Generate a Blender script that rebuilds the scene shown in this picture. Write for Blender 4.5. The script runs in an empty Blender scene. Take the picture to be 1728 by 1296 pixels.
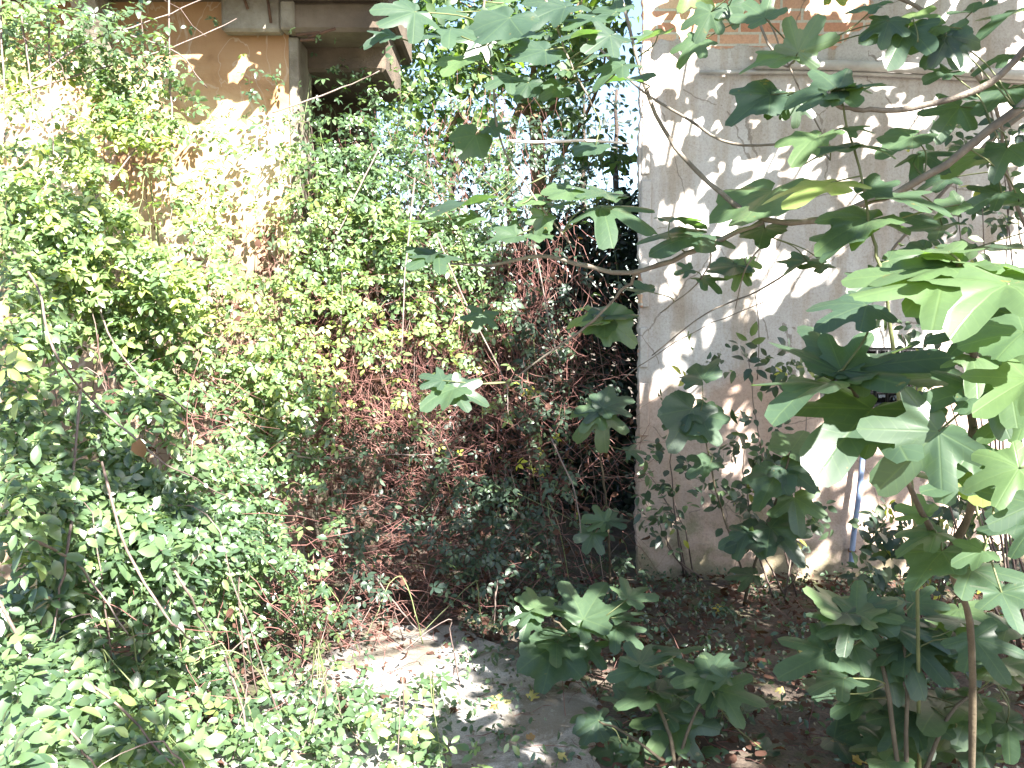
import bpy, math, random
import numpy as np
from mathutils import Vector
rng = np.random.default_rng(7)
random.seed(7)
R = math.radians

# ------------------------------------------------------------------ camera, sky, sun, exposure
sc = bpy.context.scene
COL = sc.collection
F = 1496.0; PITCH = R(4.1); CH = 1.6
cam_d = bpy.data.cameras.new('camera'); cam = bpy.data.objects.new('camera', cam_d); COL.objects.link(cam)
cam.location = (0, 0, CH); cam.rotation_euler = (R(90) - PITCH, 0, 0)
cam_d.sensor_width = 36; cam_d.lens = F / 1728 * 36; cam_d.clip_end = 3000; cam_d.clip_start = .02
sc.camera = cam
SUN = np.array([.38, -.66, .65]); SUN /= np.linalg.norm(SUN)
EL = math.asin(SUN[2]); ROT = math.atan2(SUN[0], SUN[1])
w = bpy.data.worlds.new("World"); sc.world = w; w.use_nodes = True
nt = w.node_tree
sky = nt.nodes.new('ShaderNodeTexSky'); sky.sky_type = 'NISHITA'; sky.sun_disc = False
sky.sun_elevation = EL; sky.sun_rotation = ROT
bg = nt.nodes['Background']; bg.inputs['Strength'].default_value = .05
nt.links.new(sky.outputs[0], bg.inputs[0])
sl = bpy.data.lights.new('sun', 'SUN'); sl.energy = 5.0; sl.angle = R(.53); sl.color = (1, .955, .87)
so = bpy.data.objects.new('sun', sl); COL.objects.link(so)
so.rotation_euler = Vector(SUN).to_track_quat('Z', 'Y').to_euler(); so.location = (3, -4, 8)
vs = sc.view_settings
vs.view_transform = 'Standard'; vs.look = 'None'; vs.gamma = 1; vs.use_curve_mapping = False
vs.exposure = 3.15
sc.cycles.max_bounces = 6; sc.cycles.diffuse_bounces = 2; sc.cycles.transparent_max_bounces = 8

# ------------------------------------------------------------------ coordinates
cp, sp_ = math.cos(PITCH), math.sin(PITCH)
FW = np.array([0, cp, -sp_]); UP = np.array([0, sp_, cp]); RT = np.array([1., 0, 0])
def P(px, py, Y):
    px = np.asarray(px, float); py = np.asarray(py, float); Y = np.asarray(Y, float)
    a = (px - 864) / F; b = (648 - py) / F
    d = FW + a[..., None] * RT + b[..., None] * UP
    return d * (Y / d[..., 1])[..., None] + np.array([0, 0, CH])
def ground_Y(py):
    t = math.tan(math.atan((py - 648) / F) + PITCH)
    return CH / t if t > .01 else 99

# ------------------------------------------------------------------ objects
def link(o, parent=None):
    COL.objects.link(o)
    if parent is not None:
        o.parent = parent
        o.location = -Vector(parent.location)
    return o
def tag(o, label=None, cat=None, group=None, kind=None):
    if label: o['label'] = label
    if cat: o['category'] = cat
    if group: o['group'] = group
    if kind: o['kind'] = kind
    return o
def thing(name, loc, label, cat, group=None):
    o = bpy.data.objects.new(name, None); o.empty_display_size = .1
    COL.objects.link(o); o.location = loc
    return tag(o, label, cat, group)
def mesh_obj(name, V, Fc, m, parent=None, tint=None, uv=None, smooth=True):
    """V (n,3); Fc (m,k) all faces of the same size, or a list of faces"""
    me = bpy.data.meshes.new(name)
    if isinstance(Fc, list):
        me.from_pydata([tuple(map(float, v)) for v in V], [], [tuple(map(int, f)) for f in Fc])
    else:
        V = np.asarray(V, np.float32); Fc = np.asarray(Fc, np.int32); k = Fc.shape[1]
        me.vertices.add(len(V)); me.vertices.foreach_set('co', V.ravel())
        me.loops.add(Fc.size); me.loops.foreach_set('vertex_index', Fc.ravel())
        me.polygons.add(len(Fc)); me.polygons.foreach_set('loop_start', np.arange(0, Fc.size, k, dtype=np.int32))
        try: me.polygons.foreach_set('loop_total', np.full(len(Fc), k, np.int32))
        except Exception: pass
    me.polygons.foreach_set('use_smooth', np.full(len(me.polygons), smooth))
    if tint is not None:
        a = me.attributes.new('tint', 'FLOAT', 'POINT'); a.data.foreach_set('value', np.asarray(tint, np.float32))
    if uv is not None:
        a = me.attributes.new('leafco', 'FLOAT_VECTOR', 'POINT')
        u3 = np.zeros((len(V), 3), np.float32); u3[:, :2] = uv
        a.data.foreach_set('vector', u3.ravel())
    me.update(calc_edges=True); me.validate()
    if m: me.materials.append(m)
    return link(bpy.data.objects.new(name, me), parent)
class MB:
    """collects pieces of ONE part"""
    def __init__(s): s.V = []; s.F = []; s.n = 0
    def add(s, V, Fs):
        s.V.extend(list(map(tuple, V))); s.F.extend([tuple(int(i) + s.n for i in f) for f in Fs]); s.n = len(s.V)
    def box(s, x0, x1, y0, y1, z0, z1, b=.008):
        # chamfered box
        b = min(b, (x1-x0)/3, (y1-y0)/3, (z1-z0)/3)
        V = []
        for sx in (0, 1):
            for sy in (0, 1):
                for sz in (0, 1):
                    x, y, z = (x0, x1)[sx], (y0, y1)[sy], (z0, z1)[sz]
                    dx, dy, dz = (b, -b)[sx], (b, -b)[sy], (b, -b)[sz]
                    V += [(x, y+dy, z+dz), (x+dx, y, z+dz), (x+dx, y+dy, z)]
        I = lambda a, c, d, k: ((a*4 + c*2 + d)*3 + k)
        Fs = []
        for a in (0, 1):
            q = [I(a, 0, 0, 0), I(a, 1, 0, 0), I(a, 1, 1, 0), I(a, 0, 1, 0)]; Fs.append(q if a else q[::-1])
            q = [I(0, a, 0, 1), I(0, a, 1, 1), I(1, a, 1, 1), I(1, a, 0, 1)]; Fs.append(q if a else q[::-1])
            q = [I(0, 0, a, 2), I(1, 0, a, 2), I(1, 1, a, 2), I(0, 1, a, 2)]; Fs.append(q if a else q[::-1])
        for c in (0, 1):
            for d in (0, 1):
                Fs.append([I(0, c, d, 1), I(1, c, d, 1), I(1, c, d, 2), I(0, c, d, 2)])
                Fs.append([I(c, 0, d, 0), I(c, 1, d, 0), I(c, 1, d, 2), I(c, 0, d, 2)])
                Fs.append([I(c, d, 0, 0), I(c, d, 1, 0), I(c, d, 1, 1), I(c, d, 0, 1)])
        for a in (0, 1):
            for c in (0, 1):
                for d in (0, 1): Fs.append([I(a, c, d, 0), I(a, c, d, 1), I(a, c, d, 2)])
        s.add(V, Fs)
    def tube(s, pts, rad, k=8):
        V, Fq = tube_geo(pts, rad, k); s.add(V, Fq)
    def build(s, name, m, parent=None, smooth=False):
        o = mesh_obj(name, s.V, s.F, m, parent, smooth=smooth)
        import bmesh
        bm = bmesh.new(); bm.from_mesh(o.data); bmesh.ops.recalc_face_normals(bm, faces=bm.faces); bm.to_mesh(o.data); bm.free()
        return o

def smooth_path(pts, sub=5):
    pts = np.asarray(pts, float)
    if len(pts) < 3: 
        t = np.linspace(0, 1, sub+1)[:, None]; return pts[0]*(1-t) + pts[-1]*t
    Q = np.vstack([2*pts[0]-pts[1], pts, 2*pts[-1]-pts[-2]]); out = []
    for i in range(1, len(Q)-2):
        p0, p1, p2, p3 = Q[i-1:i+3]
        for t in np.linspace(0, 1, sub, endpoint=False):
            out.append(.5*((2*p1)+(-p0+p2)*t+(2*p0-5*p1+4*p2-p3)*t*t+(-p0+3*p1-3*p2+p3)*t**3))
    out.append(pts[-1]); return np.array(out)
def tube_geo(pts, rad, k=8):
    pts = np.asarray(pts, float); n = len(pts)
    rad = np.interp(np.linspace(0, 1, n), np.linspace(0, 1, len(np.atleast_1d(rad))), np.atleast_1d(rad))
    T = np.gradient(pts, axis=0); T /= np.linalg.norm(T, axis=1)[:, None] + 1e-9
    ref = np.array([0, 0, 1.]) if abs(T[:, 2]).mean() < .8 else np.array([1., 0, 0])
    A = np.cross(T, ref); A /= np.linalg.norm(A, axis=1)[:, None] + 1e-9; B = np.cross(T, A)
    th = np.arange(k) * 2 * math.pi / k
    V = pts[:, None] + rad[:, None, None] * (np.cos(th)[None, :, None]*A[:, None] + np.sin(th)[None, :, None]*B[:, None])
    V = V.reshape(-1, 3); Fq = []
    for i in range(n-1):
        for j in range(k):
            Fq.append((i*k+j, i*k+(j+1) % k, (i+1)*k+(j+1) % k, (i+1)*k+j))
    Fq.append(tuple(range(k))[::-1]); Fq.append(tuple(range((n-1)*k, n*k)))
    return V, Fq
def branch_obj(name, pts, rad, m, parent, k=7, wob=.006, sub=5):
    p = smooth_path(pts, sub); p = p + rng.normal(0, wob, p.shape) * np.linspace(0, 1, len(p))[:, None]
    n = len(p)
    rr = np.interp(np.linspace(0, 1, n), np.linspace(0, 1, len(rad)), rad)*(.68 if m in (M['fig_bark'], M['fig_stem']) else 1) * (1 + rng.normal(0, .07, n))
    V, Fq = tube_geo(p, rr, k)
    return mesh_obj(name, V, Fq, m, parent), p
def many_tubes(starts, dirs, lens, rads, bend, seg=5, k=3):
    """batch of thin curved stems -> V, quads"""
    n = len(starts); t = np.linspace(0, 1, seg+1)
    d = dirs / np.linalg.norm(dirs, axis=1)[:, None]
    pts = starts[:, None] + d[:, None]*(lens[:, None]*t)[..., None] + bend[:, None]*(lens[:, None]*(t**2))[..., None]
    pts += rng.normal(0, .012, pts.shape) * (lens[:, None, None]) * 2
    T = np.gradient(pts, axis=1); T /= np.linalg.norm(T, axis=2)[..., None] + 1e-9
    ref = rng.normal(size=(n, 1, 3)); A = np.cross(T, ref); A /= np.linalg.norm(A, axis=2)[..., None] + 1e-9; B = np.cross(T, A)
    th = np.arange(k)*2*math.pi/k
    rr = rads[:, None]*(1-.5*t)
    V = pts[:, :, None] + rr[..., None, None]*(np.cos(th)[:, None]*A[:, :, None] + np.sin(th)[:, None]*B[:, :, None])
    idx = np.arange(n*(seg+1)*k).reshape(n, seg+1, k)
    a = idx[:, :-1, :]; b = np.roll(idx, -1, 2)[:, :-1, :]; c = np.roll(idx, -1, 2)[:, 1:, :]; e = idx[:, 1:, :]
    return V.reshape(-1, 3), np.stack([a, b, c, e], -1).reshape(-1, 4)

# ------------------------------------------------------------------ materials
def nodes(m):
    m.use_nodes = True; t = m.node_tree; t.nodes.clear()
    N = lambda ty, **kw: (lambda nd: ([setattr(nd, a, b) for a, b in kw.items()], nd)[1])(t.nodes.new('ShaderNode'+ty))
    L = lambda a, b: t.links.new(a, b)
    return t, N, L
def ramp(N, stops):
    r = N('ValToRGB'); e = r.color_ramp.elements
    while len(e) < len(stops): e.new(.5)
    for k, (p, c) in enumerate(stops): e[k].position = p; e[k].color = (*c, 1)
    return r
def noise(N, L, co, scale, detail=4, rough=.55, dist=0):
    n = N('TexNoise'); n.inputs['Scale'].default_value = scale; n.inputs['Detail'].default_value = detail
    n.inputs['Roughness'].default_value = rough; n.inputs['Distortion'].default_value = dist
    if co is not None: L(co, n.inputs['Vector'])
    return n
def math_(N, L, op, a, b=None, c=None):
    n = N('Math', operation=op)
    for i, v in enumerate((a, b, c)):
        if v is None: continue
        if isinstance(v, (int, float)): n.inputs[i].default_value = v
        else: L(v, n.inputs[i])
    return n.outputs[0]
def mix(N, L, fac, a, b, blend='MIX'):
    n = N('Mix', data_type='RGBA', blend_type=blend)
    for i, v in ((0, fac), (6, a), (7, b)):
        if isinstance(v, (int, float)): n.inputs[i].default_value = v
        elif isinstance(v, tuple): n.inputs[i].default_value = (*v, 1)
        else: L(v, n.inputs[i])
    return n.outputs[2]
def leaf_mat(name, stops, under=None, transl=.35, rough=.42, tcol=1.0, veins=False, spec=.5):
    m = bpy.data.materials.new(name); t, N, L = nodes(m)
    at = N('Attribute', attribute_name='tint'); r = ramp(N, stops); L(at.outputs['Fac'], r.inputs[0])
    col = r.outputs[0]; bump = None
    tc = N('TexCoord'); n1 = noise(N, L, tc.outputs['Object'], 38, 3)
    col = mix(N, L, .35, col, mix(N, L, n1.outputs[0], (.45, .5, .45), (1.5, 1.45, 1.4)), 'MULTIPLY')
    if veins:
        lc = N('Attribute', attribute_name='leafco'); tot = None
        for ang in (0, 46, -46, 100, -100):
            ax = N('VectorMath', operation='DOT_PRODUCT'); L(lc.outputs['Vector'], ax.inputs[0]); ax.inputs[1].default_value = (math.cos(R(ang)), math.sin(R(ang)), 0)
            pr = N('VectorMath', operation='DOT_PRODUCT'); L(lc.outputs['Vector'], pr.inputs[0]); pr.inputs[1].default_value = (-math.sin(R(ang)), math.cos(R(ang)), 0)
            ab = math_(N, L, 'ABSOLUTE', pr.outputs['Value'])
            line = math_(N, L, 'SUBTRACT', 1, math_(N, L, 'DIVIDE', ab, .017))
            line = math_(N, L, 'MAXIMUM', line, 0)
            line = math_(N, L, 'MULTIPLY', line, math_(N, L, 'GREATER_THAN', ax.outputs['Value'], 0))
            # side veins in a herringbone near the axis
            ph = math_(N, L, 'MULTIPLY', math_(N, L, 'SUBTRACT', ax.outputs['Value'], math_(N, L, 'MULTIPLY', ab, .75)), 48)
            sv = math_(N, L, 'GREATER_THAN', math_(N, L, 'SINE', ph), .93)
            sv = math_(N, L, 'MULTIPLY', sv, math_(N, L, 'LESS_THAN', ab, .17))
            sv = math_(N, L, 'MULTIPLY', sv, math_(N, L, 'GREATER_THAN', ax.outputs['Value'], .22))
            line = math_(N, L, 'MAXIMUM', line, math_(N, L, 'MULTIPLY', sv, .35))
            tot = line if tot is None else math_(N, L, 'MAXIMUM', tot, line)
        sp = noise(N, L, tc.outputs['Object'], 21, 5, .7); sr = ramp(N, [(.66, (0, 0, 0)), (.70, (1, 1, 1))]); L(sp.outputs[0], sr.inputs[0])
        col = mix(N, L, math_(N, L, 'MULTIPLY', sr.outputs[0], .7), col, (.16, .12, .04))
        col = mix(N, L, math_(N, L, 'MULTIPLY', tot, .13), col, (.20, .27, .10))
        bump = N('Bump'); bump.inputs['Strength'].default_value = .18; bump.inputs['Distance'].default_value = .003; bump.invert = True; L(tot, bump.inputs['Height'])
    if under:
        g = N('NewGeometry'); col2 = mix(N, L, g.outputs['Backfacing'], col, mix(N, L, .6, col, under))
    else: col2 = col
    p = N('BsdfPrincipled'); p.inputs['Roughness'].default_value = rough; L(col2, p.inputs['Base Color'])
    p.inputs['Specular IOR Level'].default_value = spec
    if bump: L(bump.outputs[0], p.inputs['Normal'])
    tr = N('BsdfTranslucent'); tcolr = mix(N, L, 1.0, col, (1.9*tcol, 2.2*tcol, .6*tcol), 'MULTIPLY'); L(tcolr, tr.inputs[0])
    ms = N('MixShader'); ms.inputs[0].default_value = transl; L(p.outputs[0], ms.inputs[1]); L(tr.outputs[0], ms.inputs[2])
    o = N('OutputMaterial'); L(ms.outputs[0], o.inputs[0]); return m
def rough_mat(name, stops, scale=6, bump=.4, rough=.9, dist=.01, detail=8, stretch=None, metallic=0):
    m = bpy.data.materials.new(name); t, N, L = nodes(m)
    tc = N('TexCoord'); co = tc.outputs['Object']
    if stretch:
        mp = N('Mapping'); mp.inputs['Scale'].default_value = stretch; L(co, mp.inputs[0]); co = mp.outputs[0]
    n = noise(N, L, co, scale, detail, .62); r = ramp(N, stops); L(n.outputs[0], r.inputs[0])
    n2 = noise(N, L, co, scale*7, 6, .7)
    b = N('Bump'); b.inputs['Strength'].default_value = bump; b.inputs['Distance'].default_value = dist; L(n2.outputs[0], b.inputs['Height'])
    p = N('BsdfPrincipled'); p.inputs['Roughness'].default_value = rough; p.inputs['Metallic'].default_value = metallic
    L(r.outputs[0], p.inputs['Base Color']); L(b.outputs[0], p.inputs['Normal'])
    o = N('OutputMaterial'); L(p.outputs[0], o.inputs[0]); return m

M = {}
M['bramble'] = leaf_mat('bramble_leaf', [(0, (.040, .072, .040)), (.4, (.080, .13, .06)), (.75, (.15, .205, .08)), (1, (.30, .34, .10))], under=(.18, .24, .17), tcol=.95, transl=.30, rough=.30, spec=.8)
M['bramble_shaded'] = leaf_mat('bramble_leaf_shaded', [(0, (.022, .038, .030)), (.6, (.042, .068, .044)), (.93, (.08, .12, .055)), (1, (.28, .28, .04))], under=(.12, .17, .12), transl=.28, rough=.4)  # darker bramble copy for shaded plants, shade put into the leaf colour
M['fig'] = leaf_mat('fig_leaf', [(0, (.032, .058, .042)), (.5, (.05, .086, .052)), (.85, (.085, .135, .06)), (1, (.18, .23, .07))], under=(.15, .20, .12), transl=.44, rough=.40, veins=True, spec=.75)
M['fig_yellow'] = leaf_mat('fig_leaf_yellow', [(0, (.42, .30, .05)), (.5, (.36, .32, .14)), (1, (.22, .13, .06))], under=(.36, .32, .18), transl=.25, rough=.6, veins=True)
M['tree'] = leaf_mat('tree_leaf', [(0, (.02, .045, .03)), (.5, (.045, .085, .04)), (1, (.14, .19, .055))], under=(.12, .18, .09), transl=.42, rough=.45)
M['hedge'] = leaf_mat('hedge_leaf', [(0, (.006, .014, .010)), (.6, (.012, .026, .016)), (1, (.028, .05, .024))], transl=.2, rough=.45)  # leaf colour deepened to carry the shade of the dark passage
M['dead'] = leaf_mat('dead_leaf', [(0, (.07, .035, .026)), (.5, (.15, .08, .055)), (.85, (.33, .20, .12)), (1, (.5, .38, .2))], transl=.2, rough=.8, spec=.2)
M['dry_stem'] = rough_mat('dry_stem', [(.3, (.07, .026, .026)), (.52, (.15, .066, .058)), (.72, (.34, .20, .17))], 3, .2)
M['cane'] = rough_mat('cane', [(.3, (.07, .045, .04)), (.55, (.13, .095, .085)), (.75, (.2, .18, .14))], 9, .4, .6)
M['green_cane'] = rough_mat('green_cane', [(.3, (.09, .11, .04)), (.7, (.15, .18, .08))], 9, .3, .55)
M['fig_bark'] = rough_mat('fig_bark', [(.3, (.08, .062, .05)), (.55, (.15, .125, .10)), (.75, (.24, .21, .175))], 14, .5, .75)
M['young_bark'] = rough_mat('young_fig_bark', [(.3, (.04, .03, .018)), (.6, (.075, .058, .035)), (.8, (.12, .10, .07))], 14, .5, .75)
M['fig_stem'] = rough_mat('fig_stem', [(.3, (.05, .065, .022)), (.7, (.11, .12, .045))], 12, .3, .6)
M['bark'] = rough_mat('tree_bark', [(.3, (.14, .085, .05)), (.6, (.30, .2, .12)), (.8, (.4, .3, .2))], 8, .8, .9, .03, stretch=(4, 4, 1))
M['dark_bark'] = rough_mat('dark_bark', [(.3, (.03, .022, .018)), (.6, (.07, .05, .04))], 8, .8, .9, .03)
M['iron'] = rough_mat('black_iron', [(.3, (.008, .008, .010)), (.7, (.02, .02, .022))], 20, .2, .5)
M['sky_glimpse'] = rough_mat('pale_sky', [(.3, (.55, .62, .75)), (.7, (.7, .76, .85))], 5, .05, .3)
M['dark_room'] = rough_mat('dark_room', [(.3, (.012, .011, .012)), (.7, (.03, .026, .024))], 3, .1)
M['blue_pipe'] = rough_mat('blue_plastic', [(.3, (.13, .18, .32)), (.7, (.24, .30, .44))], 6, .1, .35)
M['grey_pipe'] = rough_mat('grey_conduit', [(.3, (.25, .24, .23)), (.6, (.42, .41, .4)), (.8, (.5, .49, .47))], 6, .3, .6)
M['rust'] = rough_mat('rusty_rebar', [(.3, (.05, .025, .015)), (.7, (.12, .06, .035))], 30, .5)
M['twine'] = rough_mat('pale_wood', [(.3, (.5, .42, .36)), (.7, (.65, .6, .55))], 30, .3)
M['concrete'] = rough_mat('weathered_concrete', [(.25, (.06, .045, .032)), (.42, (.12, .098, .074)), (.58, (.20, .175, .14)), (.75, (.30, .275, .23))], 3.6, .7, .95, .02)
M['shaded_concrete'] = rough_mat('shade_darkened_concrete', [(.25, (.035, .026, .02)), (.5, (.10, .075, .055)), (.75, (.2, .16, .12))], 2.2, .7, .95, .02)  # darker concrete: the shade on eave, beams and recess put into its colour
M['tile'] = rough_mat('clay_tile', [(.3, (.25, .11, .06)), (.6, (.38, .19, .11)), (.8, (.42, .3, .2))], 7, .4)

def ochre_mat():
    m = bpy.data.materials.new('ochre_plaster'); t, N, L = nodes(m)
    co = N('TexCoord').outputs['Object']; n = noise(N, L, co, 1.7, 7, .6, .6)
    r = ramp(N, [(.28, (.14, .07, .035)), (.42, (.36, .21, .11)), (.55, (.48, .34, .21)), (.68, (.55, .46, .34)), (.8, (.46, .45, .42))]); L(n.outputs[0], r.inputs[0])
    s = N('SeparateXYZ'); L(co, s.inputs[0])
    # rust-brown band painting the eave's shade into the stained plaster
    band = math_(N, L, 'ADD', s.outputs[2], math_(N, L, 'MULTIPLY', n.outputs[0], .5))
    mr = N('MapRange'); L(band, mr.inputs[0]); mr.inputs[1].default_value = 3.15; mr.inputs[2].default_value = 3.45
    c = mix(N, L, mr.outputs[0], r.outputs[0], (.27, .15, .075))
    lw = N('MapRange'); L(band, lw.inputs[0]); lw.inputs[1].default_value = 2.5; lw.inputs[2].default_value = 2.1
    c = mix(N, L, math_(N, L, 'MULTIPLY', lw.outputs[0], .9), c, mix(N, L, n.outputs[0], (.10, .07, .05), (.22, .17, .125)))  # brown of the lower wall, with the shade of the bramble gaps painted in
    # pale lime runs
    st = N('Mapping'); st.inputs['Scale'].default_value = (1.5, 1, .7); st.inputs['Location'].default_value = (.31, 0, .2); L(co, st.inputs[0])
    n3 = noise(N, L, st.outputs[0], 2.6, 3, .5, 1.8); g = ramp(N, [(.49, (0, 0, 0)), (.505, (1, 1, 1)), (.53, (0, 0, 0))]); L(n3.outputs[0], g.inputs[0])
    c = mix(N, L, math_(N, L, 'MULTIPLY', g.outputs[0], .22), c, (.62, .6, .56))
    n2 = noise(N, L, co, 26, 8, .7); b = N('Bump'); b.inputs['Strength'].default_value = .4; b.inputs['Distance'].default_value = .012; L(n2.outputs[0], b.inputs['Height'])
    p = N('BsdfPrincipled'); p.inputs['Roughness'].default_value = .95; L(c, p.inputs['Base Color']); L(b.outputs[0], p.inputs['Normal'])
    L(p.outputs[0], N('OutputMaterial').inputs[0]); return m
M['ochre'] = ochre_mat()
def plaster_mat():
    m = bpy.data.materials.new('old_plaster'); t, N, L = nodes(m)
    co = N('TexCoord').outputs['Object']; s = N('SeparateXYZ'); L(co, s.inputs[0])
    n = noise(N, L, co, 1.3, 8, .62, .3)
    r = ramp(N, [(.28, (.24, .195, .175)), (.42, (.345, .315, .30)), (.56, (.42, .40, .395)), (.72, (.49, .48, .48))]); L(n.outputs[0], r.inputs[0])
    # vertical runs of dirt
    mp = N('Mapping'); mp.inputs['Scale'].default_value = (9, 9, .9); L(co, mp.inputs[0]); nv = noise(N, L, mp.outputs[0], 1.2, 5)
    rv = ramp(N, [(.35, (.72, .62, .5)), (.55, (1, 1, 1))]); L(nv.outputs[0], rv.inputs[0])
    c = mix(N, L, .7, r.outputs[0], rv.outputs[0], 'MULTIPLY')
    # brown render on the lower wall
    lo = math_(N, L, 'ADD', s.outputs[2], math_(N, L, 'MULTIPLY', n.outputs[0], .9))
    mr = N('MapRange'); L(lo, mr.inputs[0]); mr.inputs[1].default_value = 1.72; mr.inputs[2].default_value = 1.60
    c = mix(N, L, math_(N, L, 'MULTIPLY', mr.outputs[0], .75), c, mix(N, L, n.outputs[0], (.24, .15, .11), (.50, .36, .29)))
    # moss near the foot
    nm = noise(N, L, co, 5, 6, .65); ml = math_(N, L, 'SUBTRACT', nm.outputs[0], math_(N, L, 'MULTIPLY', s.outputs[2], .55))
    mm = N('MapRange'); L(ml, mm.inputs[0]); mm.inputs[1].default_value = .33; mm.inputs[2].default_value = .46
    c = mix(N, L, math_(N, L, 'MULTIPLY', mm.outputs[0], .7), c, (.16, .15, .085))
    # bare brick where plaster fell off
    bt = N('TexBrick'); mpb = N('Mapping'); mpb.inputs['Rotation'].default_value = (R(90), 0, 0); L(co, mpb.inputs[0]); L(mpb.outputs[0], bt.inputs['Vector'])
    bt.inputs['Scale'].default_value = 1; bt.inputs['Brick Width'].default_value = .25; bt.inputs['Row Height'].default_value = .068; bt.inputs['Mortar Size'].default_value = .008
    bt.inputs['Color1'].default_value = (.42, .20, .13, 1); bt.inputs['Color2'].default_value = (.55, .36, .26, 1); bt.inputs['Mortar'].default_value = (.45, .42, .37, 1)
    nb = noise(N, L, co, 2.4, 6, .6, .4)
    hz = N('MapRange'); L(s.outputs[2], hz.inputs[0]); hz.inputs[1].default_value = 3.0; hz.inputs[2].default_value = 3.35
    hx = N('MapRange'); L(s.outputs[0], hx.inputs[0]); hx.inputs[1].default_value = 2.5; hx.inputs[2].default_value = 2.0
    bm_ = math_(N, L, 'MULTIPLY', hz.outputs[0], hx.outputs[0])
    ex = N('MapRange'); L(s.outputs[0], ex.inputs[0]); ex.inputs[1].default_value = .92; ex.inputs[2].default_value = .80
    bm_ = math_(N, L, 'MAXIMUM', bm_, math_(N, L, 'MULTIPLY', ex.outputs[0], .62))
    bb = math_(N, L, 'SUBTRACT', math_(N, L, 'ADD', bm_, nb.outputs[0]), 1.19)
    mb = N('MapRange'); L(bb, mb.inputs[0]); mb.inputs[1].default_value = 0; mb.inputs[2].default_value = .03
    c = mix(N, L, mb.outputs[0], c, bt.outputs[0])
    # hairline cracks and grain
    wp = N('Mapping'); L(co, wp.inputs[0]); nw = noise(N, L, co, 3, 5, .6); wv = mix(N, L, .12, co, nw.outputs['Color'])
    vo = N('TexVoronoi', feature='DISTANCE_TO_EDGE'); vo.inputs['Scale'].default_value = 1.9; L(wv, vo.inputs['Vector'])
    ck = math_(N, L, 'MULTIPLY', math_(N, L, 'LESS_THAN', vo.outputs['Distance'], .006), math_(N, L, 'GREATER_THAN', nb.outputs[0], .5))
    c = mix(N, L, math_(N, L, 'MULTIPLY', ck, .6), c, (.13, .10, .08))
    gr = noise(N, L, co, 75, 6, .8); rg = ramp(N, [(.36, (.7, .66, .62)), (.5, (1, 1, 1)), (.66, (1.15, 1.15, 1.12))]); L(gr.outputs[0], rg.inputs[0])
    c = mix(N, L, .7, c, rg.outputs[0], 'MULTIPLY')
    n2 = noise(N, L, co, 30, 8, .7); n4 = noise(N, L, co, 5, 5, .6)
    h = math_(N, L, 'ADD', math_(N, L, 'MULTIPLY', n2.outputs[0], .3), n4.outputs[0])
    h = math_(N, L, 'SUBTRACT', h, math_(N, L, 'MULTIPLY', mb.outputs[0], .6))
    h = math_(N, L, 'SUBTRACT', h, math_(N, L, 'MULTIPLY', math_(N, L, 'MULTIPLY', mb.outputs[0], bt.outputs['Fac']), .4))
    b = N('Bump'); b.inputs['Strength'].default_value = .55; b.inputs['Distance'].default_value = .02; L(h, b.inputs['Height'])
    p = N('BsdfPrincipled'); p.inputs['Roughness'].default_value = .95; L(c, p.inputs['Base Color']); L(b.outputs[0], p.inputs['Normal'])
    L(p.outputs[0], N('OutputMaterial').inputs[0]); return m
M['plaster'] = plaster_mat()
def ground_mat():
    m = bpy.data.materials.new('leafy_soil'); t, N, L = nodes(m)
    co = N('TexCoord').outputs['Object']; n = noise(N, L, co, 2.2, 9, .65, .3); n2 = noise(N, L, co, 60, 6, .75)
    r = ramp(N, [(.3, (.03, .022, .018)), (.45, (.065, .05, .04)), (.6, (.12, .098, .08)), (.75, (.2, .18, .155))]); L(n.outputs[0], r.inputs[0])
    r2 = ramp(N, [(.35, (.45, .4, .4)), (.65, (1.5, 1.4, 1.3))]); L(n2.outputs[0], r2.inputs[0])
    c = mix(N, L, .8, r.outputs[0], r2.outputs[0], 'MULTIPLY')
    nm = noise(N, L, co, 3.4, 6, .7); rm = ramp(N, [(.52, (0, 0, 0)), (.62, (1, 1, 1))]); L(nm.outputs[0], rm.inputs[0])
    c = mix(N, L, math_(N, L, 'MULTIPLY', rm.outputs[0], .7), c, (.07, .09, .025))
    b = N('Bump'); b.inputs['Strength'].default_value = .9; b.inputs['Distance'].default_value = .03
    L(math_(N, L, 'ADD', n.outputs[0], math_(N, L, 'MULTIPLY', n2.outputs[0], .3)), b.inputs['Height'])
    p = N('BsdfPrincipled'); p.inputs['Roughness'].default_value = .95; L(c, p.inputs['Base Color']); L(b.outputs[0], p.inputs['Normal'])
    L(p.outputs[0], N('OutputMaterial').inputs[0]); return m
M['soil'] = ground_mat()
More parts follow.
